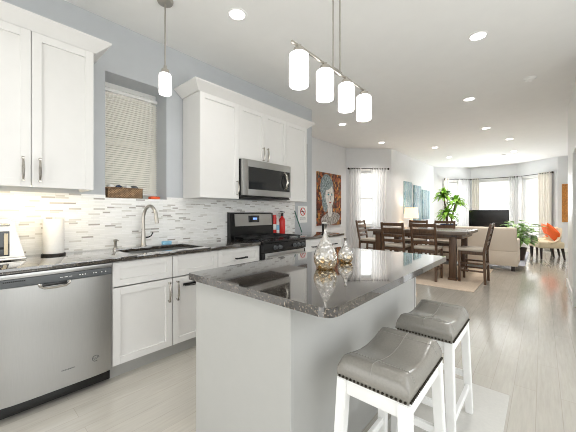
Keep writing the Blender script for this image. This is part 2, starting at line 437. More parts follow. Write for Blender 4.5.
XF, LF = seg_wall('wall_bay_front', (.86, 13.65), (2.33, 13.65), 'grey_paint', .16, [(.22, 1.34, .75, 2.50)])
XR, LR = seg_wall('wall_bay_right', (2.33, 13.65), (3.40, 12.715), 'grey_paint', .16, [(.25, .86, .45, 2.47)])
seg_wall('wall_bay_return', (3.40, 12.715), (4.0, 12.715), 'grey_paint')
seg_wall('wall_living_right', (4.0, 12.715), (4.0, 6.9), 'grey_paint')
seg_wall('wall_stub_end', (4.0, 6.9), (3.36, 6.9), 'trim', .1)
struct('wall_stub', MB().box(3.36, 3.50, 5.45, 6.80, 0, HC).box(3.36, 3.50, 4.5, 5.45, 2.06, HC), 'trim')
struct('wall_hall', MB().box(4.4, 4.55, -2.6, -1.2, 0, HC).box(4.4, 4.55, 3.2, 6.8, 0, HC).box(4.4, 4.55, -1.2, 3.2, 0, .35).box(4.4, 4.55, -1.2, 3.2, 2.55, HC), 'grey_paint')  # unseen wall; its wide opening is added to let light in from the side
struct('wall_kitchen_return', MB().box(3.5, 4.4, 4.35, 4.5, 0, HC), 'grey_paint')
struct('wall_kitchen_back', MB().box(-.3, .2, -2.75, -2.6, 0, HC).box(3.6, 4.5, -2.75, -2.6, 0, HC).box(.2, 3.6, -2.75, -2.6, 2.35, HC), 'grey_paint')  # opening in this unseen wall is added to admit sky light
struct('wall_neighbour_house', MB().box(-2.4, -2.2, -1.5, 3.6, -1, 5.5), 'alley', label='beige wall of the neighbouring house outside the kitchen window')
# trim
struct('trim_doorway', MB().box(3.335, 3.36, 5.45, 5.54, 0, 2.15, .004).box(3.335, 3.36, 4.5, 5.54, 2.06, 2.15, .004), 'trim')
bb = lambda *a: MB().box(*a, 0, .13, .006)
struct('baseboard_stub', MB().box(3.34, 3.36, 5.54, 6.92, 0, .13, .006).box(3.34, 3.99, 6.90, 6.92, 0, .13, .006), 'trim')
struct('baseboard_right', bb(3.98, 4.0, 6.93, 12.70), 'trim')
struct('baseboard_dining', bb(-1.08, -1.06, 4.10, 7.15), 'trim')
struct('baseboard_living_left', bb(-.17, -.15, 8.10, 12.27), 'trim')
for nm, X, L in (('baseboard_dining_angled', XD, LD), ('baseboard_bay_left', XL, LL), ('baseboard_bay_front', XF, LF), ('baseboard_bay_right', XR, LR)):
    struct(nm, MB().box(.01, L - .01, -.02, 0, 0, .13, .006, mat=X), 'trim')
struct('baseboard_bay_return', bb(3.42, 3.98, 12.695, 12.715), 'trim')
struct('trim_backsplash', MB().box(0, .008, -2.0, WIN[0], .90, 1.425).box(0, .008, WIN[0], WIN[1], .90, WIN[2]).box(0, .008, WIN[1], 3.62, .90, 1.425), 'tile', label='white and grey linear mosaic tile backsplash')

# ------------------------------------------------------------------ windows
def sash_window(name, X, s0, s1, z0, z1, th=.16, yoff=.07, label=None, casing=True):
    f = MB(); w = .045
    zm = z0 + (z1 - z0) * .5
    for a, b, c, d in ((s0, s0 + w, z0, z1), (s1 - w, s1, z0, z1), (s0 + w, s1 - w, z0, z0 + w), (s0 + w, s1 - w, z1 - w, z1), (s0 + w, s1 - w, zm - .025, zm + .025)):
        f.box(a, b, yoff, yoff + .05, c, d, mat=X)
    if casing:
        cw = .07
        f.box(s0 - cw, s0, -.018, 0, z0 - .02, z1 + cw, .003, mat=X); f.box(s1, s1 + cw, -.018, 0, z0 - .02, z1 + cw, .003, mat=X)
        f.box(s0, s1, -.018, 0, z1, z1 + cw, .003, mat=X); f.box(s0 - cw, s1 + cw, -.05, 0, z0 - .05, z0 - .02, .004, mat=X)
    o = struct(name, f, 'trim', label=label)
    g = MB().box(s0 + w, s1 - w, yoff + .02, yoff + .026, z0 + w, z1 - w, mat=X).build('pane', 'pane', o)
    return o
XK = T(0, -2.6, 0) @ Rz(PI / 2)
w1 = sash_window('window_1', XK, WIN[0] + 2.6, WIN[1] + 2.6, WIN[2], WIN[3], yoff=.255, casing=False, label='kitchen window above the sink')
sash_window('window_2', XD, .3, .95, .9, 2.40, label='dining side window behind sheers')
sash_window('window_3', XL, .50, 1.2, .75, 2.47, label='left bay window')
sash_window('window_4', XF, .22, 1.34, .75, 2.50, label='middle bay window')
sash_window('window_5', XR, .25, .86, .45, 2.47, label='right bay window')

# kitchen blind
bl = empty('window_blind', (-.2, 1.195, 1.43), 'white horizontal slatted blind lowered over the kitchen window', 'blind')
MB().box(-.218, -.182, .918, 1.472, 2.462, 2.492, .003).build('headrail', 'white', bl, world=True)
mb = MB(); z = 1.475
while z < 2.45:
    mb.box(-.0125, .0125, .922, 1.468, -.0009, .0009, mat=T(-.2, 0, z) @ Ry(math.radians(50))); z += .0222
mb.build('slats', 'slat', bl, world=True, smooth=False)
MB().box(-.215, -.185, .92, 1.47, 1.445, 1.462, .003).build('bottom_rail', 'white', bl, world=True)
for y in (1.03, 1.36):
    MB().cyl((-.1835, y, 1.46), (-.1835, y, 2.46), .0012, n=6).build('ladder_cord', 'white', bl, world=True)
MB().cyl((-.172, .955, 1.75), (-.172, .955, 2.46), .004, n=8).build('tilt_wand', 'white', bl, world=True)

def roller(X, s0, s1, z0, z1, label, th=.02):
    r = empty('roller_shade', X @ Vector((s0, .03, z0)), label, 'window shade')
    MB().box(s0, s1, .03, .033, z0, z1 - .03, mat=X).build('shade_fabric', 'shadefab', r, world=True)
    MB().cyl(X @ Vector((s0, .03, z1 - .02)), X @ Vector((s1, .03, z1 - .02)), .017).build('roller_tube', 'white', r, world=True)
    MB().box(s0, s1, .024, .039, z0 - .02, z0, .003, mat=X).build('hem_bar', 'white', r, world=True)
roller(XF, .24, 1.32, .95, 2.48, 'white roller shade filling the middle bay window behind the television')
roller(XR, .27, .84, .75, 2.45, 'white roller shade in the right bay window beside the slipper chairs')

# curtains
def curtain(X, s0, s1, z0, z1, mat, label, group, folds=5, amp=.03, y=-.09, seed=0):
    rd = random.Random(seed); ph = rd.random() * 6
    o = empty('curtain', X @ Vector(((s0 + s1) / 2, y, z0)), label, 'curtain', group)
    n = folds * 10
    mb = MB()
    def f(u, v, side):
        s = s0 + (s1 - s0) * u
        a = amp * (.65 + .35 * v)
        yy = y + a * math.sin(u * folds * 2 * PI + ph) + .25 * a * math.sin(u * folds * 3.1 + ph + v * 2)
        return X @ Vector((s, yy + side * .0015, z0 + (z1 - z0) * v))
    A = mb.grid(lambda u, v: f(u, v, 1), n, 8); B = mb.grid(lambda u, v: f(u, v, -1), n, 8)
    for i in range(n - 1):
        mb.bm.faces.new((A[i][0], A[i + 1][0], B[i + 1][0], B[i][0])); mb.bm.faces.new((A[i][-1], A[i + 1][-1], B[i + 1][-1], B[i][-1]))
    for j in range(7):
        mb.bm.faces.new((A[0][j], A[0][j + 1], B[0][j + 1], B[0][j])); mb.bm.faces.new((A[-1][j], A[-1][j + 1], B[-1][j + 1], B[-1][j]))
    mb.build('drape', mat, o, world=True, angle=180)
    for k in range(folds):
        u = (k + .5) / folds
        s = s0 + (s1 - s0) * u
        g = MB(); ax = (X.to_3x3() @ Vector((1, 0, 0)))
        c = X @ Vector((s, y, z1 - .03))
        ring = [c + (X.to_3x3() @ Vector((0, math.cos(t) * .022, 0))) + Vector((0, 0, math.sin(t) * .022)) for t in [i * 2 * PI / 14 for i in range(15)]]
        g.tube(ring, .004, 6).build('grommet', 'nickel', o, world=True)
def rod(X, s0, s1, z, label, y=-.09, fin=True):
    o = empty('curtain_rod', X @ Vector(((s0 + s1) / 2, y, z)), label, 'curtain rod', 'curtain rods')
    MB().cyl(X @ Vector((s0, y, z)), X @ Vector((s1, y, z)), .011, n=12).build('pole', 'bronze', o, world=True)
    for s in (s0, s1):
        c = X @ Vector((s, y, z))
        MB().lathe([(0, -.03), (.02, -.022), (.03, 0), (.02, .022), (0, .03)], n=14).build('finial', 'bronze', o).location = c - o.location
    for s in (s0 + .06, s1 - .06):
        MB().box(s - .008, s + .008, y, 0.0, z - .008, z + .008, mat=X).box(s - .02, s + .02, -.006, 0, z - .03, z + .03, mat=X).build('bracket', 'bronze', o, world=True)
CG = 'curtain panels at the windows'
rod(XD, .04, 1.17, 2.47, 'dark curtain rod above the dining side window near the portrait')
curtain(XD, .06, .40, .04, 2.50, 'sheer', 'white sheer curtain on the left of the dining window, next to the portrait', CG, 5, .022, seed=1)
curtain(XD, .68, 1.12, .04, 2.50, 'sheer', 'white sheer curtain on the right of the dining window, left of the lit lamp', CG, 6, .022, seed=2)
rod(XL, .44, 1.62, 2.56, 'dark curtain rod above the left bay window behind the tall plant')
curtain(XL, .42, .60, .04, 2.59, 'curtain', 'narrow cream curtain behind the tall plant, left of the left bay window', CG, 3, .025, seed=3)
curtain(XL, 1.06, 1.60, .04, 2.59, 'sheer', 'white sheer curtain on the right side of the left bay window', CG, 6, .025, seed=4)
rod(XF, .02, 1.40, 2.57, 'dark curtain rod above the middle bay window and television')
curtain(XF, .06, .30, .04, 2.60, 'curtain', 'cream curtain at the left of the middle bay window, above the television', CG, 4, .028, seed=5)
curtain(XF, 1.24, 1.42, .04, 2.60, 'sheer', 'white curtain at the right of the middle bay window, above the television', CG, 3, .025, seed=6)
rod(XR, .10, 1.34, 2.56, 'dark curtain rod above the right bay window and slipper chairs', y=-.10)
curtain(XR, .13, .27, .04, 2.59, 'sheer', 'narrow white curtain at the left of the right bay window, above the leafy pot plant', CG, 3, .02, y=-.10, seed=7)
curtain(XR, .86, 1.30, .04, 2.59, 'curtain', 'wide cream curtain at the right of the right bay window, behind the slipper chairs', CG, 5, .03, y=-.10, seed=8)

# ------------------------------------------------------------------ ceiling lights
can_spots = [
    (2.54, 3.48, 'recessed ceiling light nearest the camera in the right row, before the smoke detector'),
    (2.16, 5.33, 'second recessed light of the right row, right of the hanging light bar'),
    (2.13, 7.40, 'third recessed light of the right row counting from the kitchen'),
    (2.43, 8.89, 'fourth recessed light of the right row, over the sofa'),
    (2.40, 10.80, 'fifth recessed light of the right row, between sofa and bay'),
    (2.36, 12.45, 'farthest recessed light of the right row, close to the bay windows'),
    (.80, 8.70, 'recessed light of the left row closest to the dining table, left of three'),
    (.76, 10.50, 'middle recessed light of three over the tall plant'),
    (.71, 12.30, 'farthest recessed light of three in front of the left bay window'),
    (-.02, 5.16, 'recessed light just below the hanging light bar, above the portrait'),
    (-.07, 7.18, 'recessed light before the sheer curtained dining window'),
    (.96, -.45, 'added unseen recessed light above the dishwasher, out of frame'),  # extra fixture added to brighten the lower cabinets and left floor
    (2.45, -.7, 'added unseen recessed light behind the camera, out of frame'),  # extra unseen fixture, put in to light this end of the kitchen
    (.96, 1.67, 'recessed light over the sink side of the kitchen, between pendant and light bar'),
]
proto = None
for i, (x, y, lab) in enumerate(can_spots):
    if proto is None:
        proto = empty('recessed_light', (x, y, HC), lab, 'ceiling light', 'recessed ceiling lights')
        MB().lathe([(.066, -.001), (.070, -.007), (.084, -.005), (.088, 0), (.066, 0)]).build('trim_ring', 'white', proto)
        MB().cyl((0, 0, -.004), (0, 0, -.0005), .066, n=28).build('lens', 'lens', proto)
        o = proto
    else:
        o = copy_tree(proto); o.location = (x, y, HC); o['label'] = lab
    L = bpy.data.lights.new('can_light', 'SPOT'); L.energy = CAN_W * (.5 if (x < 1 and 1 < y < 2) else (.95 if x < 1 else .8) if y < 2 else .95 if y < 6 else 1.5); L.spot_size = math.radians(128); L.spot_blend = 1.0; L.shadow_soft_size = .06; L.color = CAN_COL if y < 6 else CAN_WARM
    lo = bpy.data.objects.new('can_light', L); COL.objects.link(lo); lo.location = (x, y, HC - .02)

sd = empty('smoke_detector', (2.907, 5.03, HC), 'round white smoke detector on the ceiling near the right wall', 'smoke detector')
MB().lathe([(.0, -.035), (.035, -.035), (.055, -.028), (.062, -.012), (.070, -.008), (.072, 0), (0, 0)]).build('body', 'white', sd)
MB().lathe([(.02, -.037), (.024, -.040), (.028, -.037)]).build('test_button', 'trim', sd)
sd2 = empty('ceiling_sensor', (2.12, 11.2, HC), 'small white disc on the ceiling left of the far recessed lights', 'sensor')
MB().lathe([(0, -.025), (.05, -.022), (.06, 0), (0, 0)]).build('body', 'white', sd2)

# ------------------------------------------------------------------ cabinets
def arch_pull(parent, p0, p1, out, mat='chrome', r=.0055):
    p0 = Vector(p0); p1 = Vector(p1); out = Vector(out); mb = MB()
    d = p1 - p0; L = d.length
    pts = []
    for i in range(13):
        t = i / 12; h = .026 + .012 * math.sin(t * PI)
        pts.append(p0 + d * t + out * h)
    mb.tube(pts, [r * (.8 + .9 * math.sin(i / 12 * PI)) for i in range(13)], 8)
    for t in (.05, .95):
        q = p0 + d * t; mb.cyl(q, q + out * .03, .006, .0045, n=10)
        mb.box(-.008, .008, -.008, .008, -.008, .008, .002, mat=Matrix.Translation(q + out * .028))
    return mb.build('handle', mat, parent, world=True)
def shaker(parent, name, xf, y0, y1, z0, z1, mat='cab', fw=.055, th=.02, rec=.012):
    """door facing +X with its front at xf"""
    mb = MB()
    mb.box(xf - th, xf, y0, y0 + fw, z0, z1, .0015).box(xf - th, xf, y1 - fw, y1, z0, z1, .0015)
    mb.box(xf - th, xf, y0 + fw, y1 - fw, z0, z0 + fw, .0015).box(xf - th, xf, y0 + fw, y1 - fw, z1 - fw, z1, .0015)
    mb.box(xf - th, xf - rec, y0 + fw - .002, y1 - fw + .002, z0 + fw - .002, z1 - fw + .002)
    return mb.build(name, mat, parent, world=True, smooth=False)
UB, UT, UX = 1.42, 2.53, .355
def upper(y0, y1, label, doors, z0=UB, z1=UT):
    c = empty('wall_cabinet', (.0, (y0 + y1) / 2, z0), label, 'cabinet', 'white wall cabinets')
    if z0 == 1.44: MB().box(.009, UX - .022, y0 + .001, y1 - .001, z0 + .03, z1).box(.009, UX - .022, y0 + .001, y0 + .02, z0, z0 + .03).box(.009, UX - .022, y1 - .02, y1 - .001, z0, z0 + .03).build('body', 'cab', c, world=True, smooth=False)
    else: MB().box(.009, UX - .022, y0 + .001, y1 - .001, z0, z1, .001).build('body', 'cab', c, world=True, smooth=False)
    for a, b, hy, hz in doors:
        d = shaker(c, 'door', UX, a + .002, b - .002, z0 + .002, z1 - .002)
        if hy is not None: arch_pull(d, (UX, hy, hz), (UX, hy, hz + .17), (1, 0, 0))
    return c
upper(-.45, -.06, 'white wall cabinet at the left edge of the photo, above the toaster', [(-.45, -.06, None, 0)], z0=1.44)
upper(-.06, .72, 'white double door wall cabinet left of the kitchen window', [(-.06, .345, .30, 1.475), (.345, .72, .388, 1.475)], z0=1.44)
upper(1.67, 2.185, 'tall white single door wall cabinet right of the kitchen window', [(1.67, 2.185, 2.15, 1.46)])
upper(2.185, 3.03, 'short white double door wall cabinet above the microwave', [(2.185, 2.607, 2.57, 1.915), (2.607, 3.03, 2.645, 1.915)], z0=1.895)
upper(3.03, 3.49, 'narrow white wall cabinet right of the microwave', [(3.03, 3.49, None, 0)])
def crown(y0, y1, label, z=UT):
    # cove section stepped out of the cabinet front, mitred at both ends
    prof = [(0, 0), (.018, 0), (.020, .004), (.102, .074), (.102, .086), (0, .086)]
    mb = MB(); path = []
    xs = UX - .02
    for off, dz in prof:
        path.append([(.009, y0 - off, z + dz), (xs + off, y0 - off, z + dz), (xs + off, y1 + off, z + dz), (.009, y1 + off, z + dz)])
    V = [[mb.bm.verts.new(p) for p in ring] for ring in path]
    for a, b in zip(V[:-1], V[1:]):
        for i in range(3): mb.bm.faces.new((a[i], a[i + 1], b[i + 1], b[i]))
    mb.bm.faces.new(V[-1]); mb.bm.faces.new(V[0])
    o = mb.build('crown_molding', 'cab', None, smooth=True, angle=25)
    tag(o, label, 'molding', 'cabinet crown moldings')
crown(-.45, .72, 'white crown molding topping the wall cabinets left of the window')
crown(1.67, 3.49, 'long white crown molding topping the wall cabinets over the range')

uc = empty('under_cabinet_light', (.275, .3, 1.47), 'warm lit light bar under the left wall cabinet', 'light')
MB().box(.25, .30, -.03, .66, 1.454, 1.47, .002).build('housing', 'white', uc, world=True)
MB().box(.255, .295, -.02, .65, 1.451, 1.454).build('lens', 'undercab', uc, world=True)

CT, CBZ, CF = .930, .897, .655     # counter top, underside, front edge
FX = .625                         # door face
def base(y0, y1, label, toe=True):
    c = empty('base_cabinet', (.3, (y0 + y1) / 2, 0), label, 'cabinet', 'white base cabinets')
    if label.startswith('white sink'):
        mb = MB().box(.02, FX - .02, y0 + .001, y0 + .02, .11, CBZ).box(.02, FX - .02, y1 - .02, y1 - .001, .11, CBZ).box(.02, FX - .02, y0 + .02, y1 - .02, .11, .13).box(.02, .035, y0 + .02, y1 - .02, .13, CBZ)
        mb.box(FX - .04, FX - .02, y0 + .02, y1 - .02, .70, CBZ)
    else:
        mb = MB().box(.01, FX - .02, y0 + .001, y1 - .001, .11, CBZ)
    mb.build('body', 'cab', c, world=True, smooth=False)
    MB().box(.1, .555, y0 + .001, y1 - .001, 0, .11).build('toe_kick', 'island', c, world=True, smooth=False)
    return c
c = base(-1.2, .16, 'white base cabinet left of the dishwasher, at the edge of the photo')
shaker(c, 'door', FX, -.4, .158, .115, .70); shaker(c, 'drawer', FX, -.4, .158, .71, CBZ - .012)
c = base(.765, 1.70, 'white sink base cabinet between dishwasher and drawer cabinet')
for a, b, h in ((.767, 1.228, 1.195), (1.236, 1.698, 1.27)):
    d = shaker(c, 'door', FX, a, b, .115, .695)
    arch_pull(d, (FX, h, .50), (FX, h, .67), (1, 0, 0))
    shaker(c, 'drawer', FX, a, b, .705, CBZ - .01, fw=.05)
# towel bar hooked on the right door
tb = empty('towel_hook', (FX, 1.36, .66), 'small chrome over-door towel hook on the right sink door', 'hook')
MB().box(FX + .001, FX + .006, 1.33, 1.49, .612, .632, .001).tube([(FX + .004, 1.335, .622), (FX + .03, 1.335, .618), (FX + .034, 1.41, .612), (FX + .03, 1.485, .618), (FX + .004, 1.485, .622)], .004, 8).build('bar', 'black', tb, world=True)
c = base(1.70, 2.262, 'white base cabinet with one drawer in view, left of the range')
d = shaker(c, 'drawer', FX, 1.703, 2.258, .705, CBZ - .01, fw=.05)
arch_pull(d, (FX, 1.91, .785), (FX, 2.06, .785), (1, 0, 0), 'blackmat')
d = shaker(c, 'door', FX, 1.703, 2.258, .115, .695)
c = base(3.045, 4.06, 'white base cabinet beyond the range, behind the gold bottles')
for a, b in ((3.048, 3.55), (3.554, 4.057)):
    shaker(c, 'door', FX, a, b, .115, .695)
    d = shaker(c, 'drawer', FX, a, b, .705, CBZ - .01, fw=.05)
    arch_pull(d, (FX, (a + b) / 2 - .064, .785), (FX, (a + b) / 2 + .064, .785), (1, 0, 0), 'blackmat')

# countertops
SK = (.135, .545, .93, 1.60)      # sink cutout x0 x1 y0 y1
mb = MB()
mb.box(.009, CF, -1.2, SK[2], CBZ, CT, .004).box(.009, CF, SK[3], 2.262, CBZ, CT, .004)
mb.box(.009, SK[0], SK[2], SK[3], CBZ, CT, .003).box(SK[1], CF, SK[2], SK[3], CBZ, CT, .004)
o = mb.build('countertop', 'granite', None); tag(o, 'long dark granite countertop holding the sink', 'countertop', 'dark granite countertops')
o = MB().box(.009, CF, 3.045, 4.08, CBZ, CT, .004).build('countertop', 'granite', None); tag(o, 'short dark granite countertop beyond the range under the extinguisher', 'countertop', 'dark granite countertops')

# sink
sk = empty('sink', (.34, 1.265, .70), 'stainless double bowl undermount sink below the window', 'sink')
def bowl(y0, y1):
    mb = MB(); t = .004; x0, x1 = SK[0] - .012, SK[1] + .012
    mb.box(x0, x1, y0, y1, .715, .72).box(x0, x0 + t, y0, y1, .72, CBZ - .001).box(x1 - t, x1, y0, y1, .72, CBZ - .001).box(x0 + t, x1 - t, y0, y0 + t, .72, CBZ - .001).box(x0 + t, x1 - t, y1 - t, y1, .72, CBZ - .001)
    o = mb.build('bowl', 'steel', sk, world=True, smooth=False)
    MB().lathe([(0, .7215), (.03, .7215), (.04, .724), (.042, .7205), (0, .7205)], (x0 + x1) / 2, (y0 + y1) / 2).build('drain', 'chrome', o, world=True)
bowl(SK[2] - .01, 1.262); bowl(1.266, SK[3] + .01)
# faucet
fc = empty('faucet', (.075, 1.215, CT), 'brushed nickel gooseneck pull-down faucet behind the sink', 'faucet')
MB().lathe([(.030, 0), (.030, .008), (.024, .014), (.021, .05), (.019, .12), (.0175, .15)], n=20).build('base', 'nickel', fc)
pts = [(0, 0, .14), (0, 0, .29)]
for i in range(1, 13):
    a = PI - i * (PI * .93) / 12
    pts.append((.085 + .085 * math.cos(a), .004 * i, .29 + .085 * math.sin(a) * 1.25))
MB().tube(pts, .015, 14).build('spout', 'nickel', fc)
e = Vector(pts[-1])
MB().cyl(e + Vector((-.003, 0, .02)), e + Vector((.012, .004, -.085)), .0145, .019, n=18).build('spray_head', 'nickel', fc)
MB().tube([(0, .02, .085), (0, .05, .088), (.004, .075, .10), (.008, .09, .135)], [.009, .007, .006, .005], 10).build('lever', 'blackmat', fc)
sd_ = empty('soap_dispenser', (.075, .965, CT), 'short brushed nickel soap pump at the left rear corner of the sink', 'soap dispenser')
MB().lathe([(.02, 0), (.02, .006), (.013, .012), (.012, .06), (.015, .065), (.015, .085), (0, .088)], n=18).build('body', 'nickel', sd_)
MB().tube([(0, 0, .078), (.03, .004, .082), (.055, .008, .076)], .006, 8).build('nozzle', 'nickel', sd_)
o = MB().box(.06, .11, 1.40, 1.49, CT, CT + .035, .008).build('sponge', 'blueitem', None); tag(o, 'pale blue sponge at the back of the sink, right of the faucet', 'sponge')

# ------------------------------------------------------------------ window sill items
bk = empty('basket', (-.1, 1.085, 1.40), 'brown wicker basket on the kitchen window sill', 'basket')
mb = MB(); x0, x1, y0, y1, z0, z1 = -.165, -.012, .925, 1.245, 1.4005, 1.498
mb.box(x0, x1, y0, y1, z0, z0 + .008, .002).box(x0, x0 + .01, y0, y1, z0, z1, .003).box(x1 - .01, x1, y0, y1, z0, z1, .003).box(x0, x1, y0, y0 + .01, z0, z1, .003).box(x0, x1, y1 - .01, y1, z0, z1, .003)
mb.build('body', 'wicker', bk, world=True)
MB().tube([(x0, y0, z1), (x1, y0, z1), (x1, y1, z1), (x0, y1, z1), (x0, y0, z1)], .006, 8).build('rim', 'wicker', bk, world=True)
rd = random.Random(4)
for k, (y, m_, lb) in enumerate(((.975, 'white', 'crumpled white packet at the left end of the wicker basket'), (1.05, 'bluepot', 'folded dark blue cloth in the wicker basket, second from its left'), (1.125, 'white', 'crumpled white packet in the middle right of the wicker basket'), (1.19, 'darkgrey', 'small grey cloth at the right end of the wicker basket'))):
    mb = MB(); mb.pillow(-.088, y, 1.488, .11, .062, .09, Rz(rd.uniform(-.2, .2)) @ Rx(rd.uniform(-.2, .2)), n=10)
    for v in mb.bm.verts: v.co += Vector((rd.uniform(-.003, .003), rd.uniform(-.003, .003), rd.uniform(-.004, .004)))
    o = mb.build('cloth_bundle', m_, None); tag(o, lb, 'cloth', 'bundles in the wicker basket')
o = MB().box(-.10, -.03, 1.335, 1.43, 1.4005, 1.43, .008).build('scrub_sponge', 'orange_sp', None); tag(o, 'orange scrub sponge on the window sill right of the wicker basket', 'sponge')

# ------------------------------------------------------------------ dishwasher
dw = empty('dishwasher', (.35, .4625, 0), 'stainless steel dishwasher under the counter', 'dishwasher')
DX = .645
MB().box(.06, .60, .168, .757, .102, CBZ - .006).box(.1, .54, .18, .745, 0, .03).build('body', 'blackmat', dw, world=True, smooth=False)
mb = MB()
def dwf(u, v):   # gently bowed door skin
    return Vector((DX - .0 + .006 * math.sin(PI * v) - .014 * abs(2 * u - 1) ** 6, .170 + .585 * u, .105 + .705 * v))
A = mb.grid(dwf, 14, 10); B = mb.grid(lambda u, v: Vector((.602, .170 + .585 * u, .105 + .705 * v)), 14, 10)
for i in range(13):
    mb.bm.faces.new((A[i][0], A[i + 1][0], B[i + 1][0], B[i][0])); mb.bm.faces.new((A[i][-1], A[i + 1][-1], B[i + 1][-1], B[i][-1]))
for j in range(9):
    mb.bm.faces.new((A[0][j], A[0][j + 1], B[0][j + 1], B[0][j])); mb.bm.faces.new((A[-1][j], A[-1][j + 1], B[-1][j + 1], B[-1][j]))
door = mb.build('door', 'dwsteel', dw, world=True, angle=50)
cp = MB().box(.602, DX + .001, .170, .755, .812, .862, .003).build('control_panel', 'darkgrey', dw, world=True)
MB().box(.602, DX - .002, .168, .757, .864, CBZ - .006, .002).build('top_strip', 'steel', dw, world=True)
# pocket handle
mb = MB()
mb.box(DX - .004, DX + .007, .36, .49, .792, .811, .003)
mb.build('handle_pocket', 'black', dw, world=True)
MB().tube([(DX + .002, .345, .812), (DX + .008, .35, .795), (DX + .012, .37, .783), (DX + .013, .425, .780), (DX + .012, .48, .783), (DX + .008, .50, .795), (DX + .002, .505, .812)], .007, 8).build('handle', 'chrome', dw, world=True)
mb = MB()
for k in range(12): mb.box(DX + .001, DX + .0025, .18 + k * .0085, .186 + k * .0085, .845, .852)
mb.build('vent_slots', 'black', cp, world=True, smooth=False)
mb = MB()
for k, y in enumerate((.56, .575, .59, .64, .655, .69, .715)): mb.cyl((DX + .001, y, .838), (DX + .0025, y, .838), .004, n=10)
for y in (.45, .475, .50): mb.box(DX + .001, DX + .0022, y, y + .016, .835, .838)
mb.build('buttons', 'white', cp, world=True, smooth=False)
mb = MB()
rd = random.Random(8); y = .458
while y < .530:
    w = rd.uniform(.004, .008); mb.box(DX + .0005, DX + .0035, y, y + w - .002, .215, .222); y += w
mb.build('badge', 'darkgrey', door, world=True, smooth=False)
mb = MB(); ring = [(DX + .004, .652 + .02 * math.cos(t), .232 + .02 * math.sin(t)) for t in [i * 2 * PI / 24 for i in range(21)]]
mb.tube(ring, .0018, 6); mb.tube([(DX + .004, .640, .236), (DX + .004, .646, .224), (DX + .004, .652, .236), (DX + .004, .658, .224), (DX + .004, .664, .240)], .0018, 6)
mb.build('emblem', 'darkgrey', door, world=True)
MB().box(.50, .60, .168, .757, .025, .100, .003).build('toe_panel', 'black', dw, world=True)

# ------------------------------------------------------------------ counter items
ts = empty('toaster_oven', (.2, .16, CT), 'chrome toaster oven with a dark window at the left end of the counter', 'toaster oven')
MB().prism([(-.16, CT + .015), (.325, CT + .015), (.322, CT + .03), (.262, CT + .275), (.235, CT + .292), (-.16, CT + .292)], (.06, .265), axis='x').build('body', 'chrome', ts, world=True, smooth=False)
MB().box(.265, .275, -.13, .243, CT + .035, CT + .205, .003).build('window', 'glassblack', ts, world=True)
MB().tube([(.268, .05, CT + .248), (.30, .055, CT + .248), (.30, .235, CT + .248), (.268, .24, CT + .248)], .008, 10).build('handle', 'chrome', ts, world=True)
MB().box(.262, .285, -.16, .33, CT + .004, CT + .022, .004).build('crumb_tray', 'chrome', ts, world=True)
MB().box(.2755, .279, .215, .235, CT + .045, CT + .19, .001).build('rack_guide', 'chairfab', ts, world=True)
for x in (.09, .24):
    for y in (-.12, .24): MB().cyl((x, y, CT), (x, y, CT + .016), .014, n=12).build('foot', 'blackmat', ts, world=True)
pt = empty('paper_towel_holder', (.115, .51, CT), 'white paper towel roll standing on a dark holder, left of the sink', 'paper towels')
MB().lathe([(0, 0), (.078, 0), (.078, .008), (.07, .012), (0, .012)], n=28).build('base', 'bronze', pt)
MB().lathe([(.02, .013), (.066, .013), (.068, .02), (.068, .275), (.066, .282), (.02, .282), (.02, .013)], n=32).build('paper_roll', 'paper', pt)
MB().cyl((0, 0, .01), (0, 0, .30), .008, n=12).build('post', 'white', pt)
ol = empty('wall_outlet', (.008, 2.095, 1.16), 'white double outlet plate on the tile left of the range', 'outlet')
MB().box(.008, .014, 2.04, 2.155, 1.10, 1.225, .002).build('plate', 'white', ol, world=True)
for y in (2.07, 2.125): MB().box(.014, .0165, y - .017, y + .017, 1.125, 1.20, .001).build('rocker', 'trim', ol, world=True)

# ------------------------------------------------------------------ range
RY0, RY1, RX = 2.268, 3.038, .665
rg = empty('range', (.35, (RY0 + RY1) / 2, 0), 'black and stainless gas range between the counters', 'stove')
MB().box(.02, RX - .03, RY0, RY1, .02, .905, .002).build('body', 'black', rg, world=True, smooth=False)
MB().box(.02, RX + .005, RY0, RY1, .905, .93, .004).build('cooktop', 'black', rg, world=True)
MB().prism([(.02, .925), (.09, .925), (.075, 1.255), (.02, 1.265)], (RY0 + .0, RY1), axis='y').build('back_console', 'black', rg, world=True, smooth=False)
cf = MB().prism([(.087, 1.085), (.0905, 1.085), (.0815, 1.24), (.074, 1.24)], (RY0 + .07, RY1 - .035), axis='y').build('console_panel', 'steel', rg, world=True, smooth=False)
dp = MB().box(.08, .093, 2.565, 2.755, 1.13, 1.22, .002).build('display', 'glassblack', cf, world=True)
mb = MB()
for y, w in ((2.64, .012), (2.658, .012), (2.682, .012), (2.70, .012)): mb.box(.0931, .0938, y, y + w, 1.165, 1.192)
mb.build('digits', 'bluedisp', cf, world=True, smooth=False)
MB().box(RX - .03, RX + .02, RY0, RY1, .805, .905, .006).build('control_panel', 'black', rg, world=True)
for y in (2.45, 2.53, 2.80, 2.88, 2.65)[:4] + (2.965,):
    k = MB().cyl((RX + .018, y, .855), (RX + .028, y, .855), .026, n=20).cyl((RX + .028, y, .855), (RX + .052, y, .855), .021, .018, n=20).box(RX + .052, RX + .058, y - .004, y + .004, .838, .872, .001)
    k.build('knob', 'darkgrey', rg, world=True)
od = MB().box(RX - .03, RX + .012, RY0 + .004, RY1 - .004, .20, .80, .004).build('oven_door', 'black', rg, world=True)
MB().box(RX + .011, RX + .014, RY0 + .03, RY1 - .03, .70, .796, .002).build('door_trim', 'steel', od, world=True)
MB().box(RX + .011, RX + .014, RY0 + .10, RY1 - .10, .34, .66, .002).build('window', 'glassblack', od, world=True)
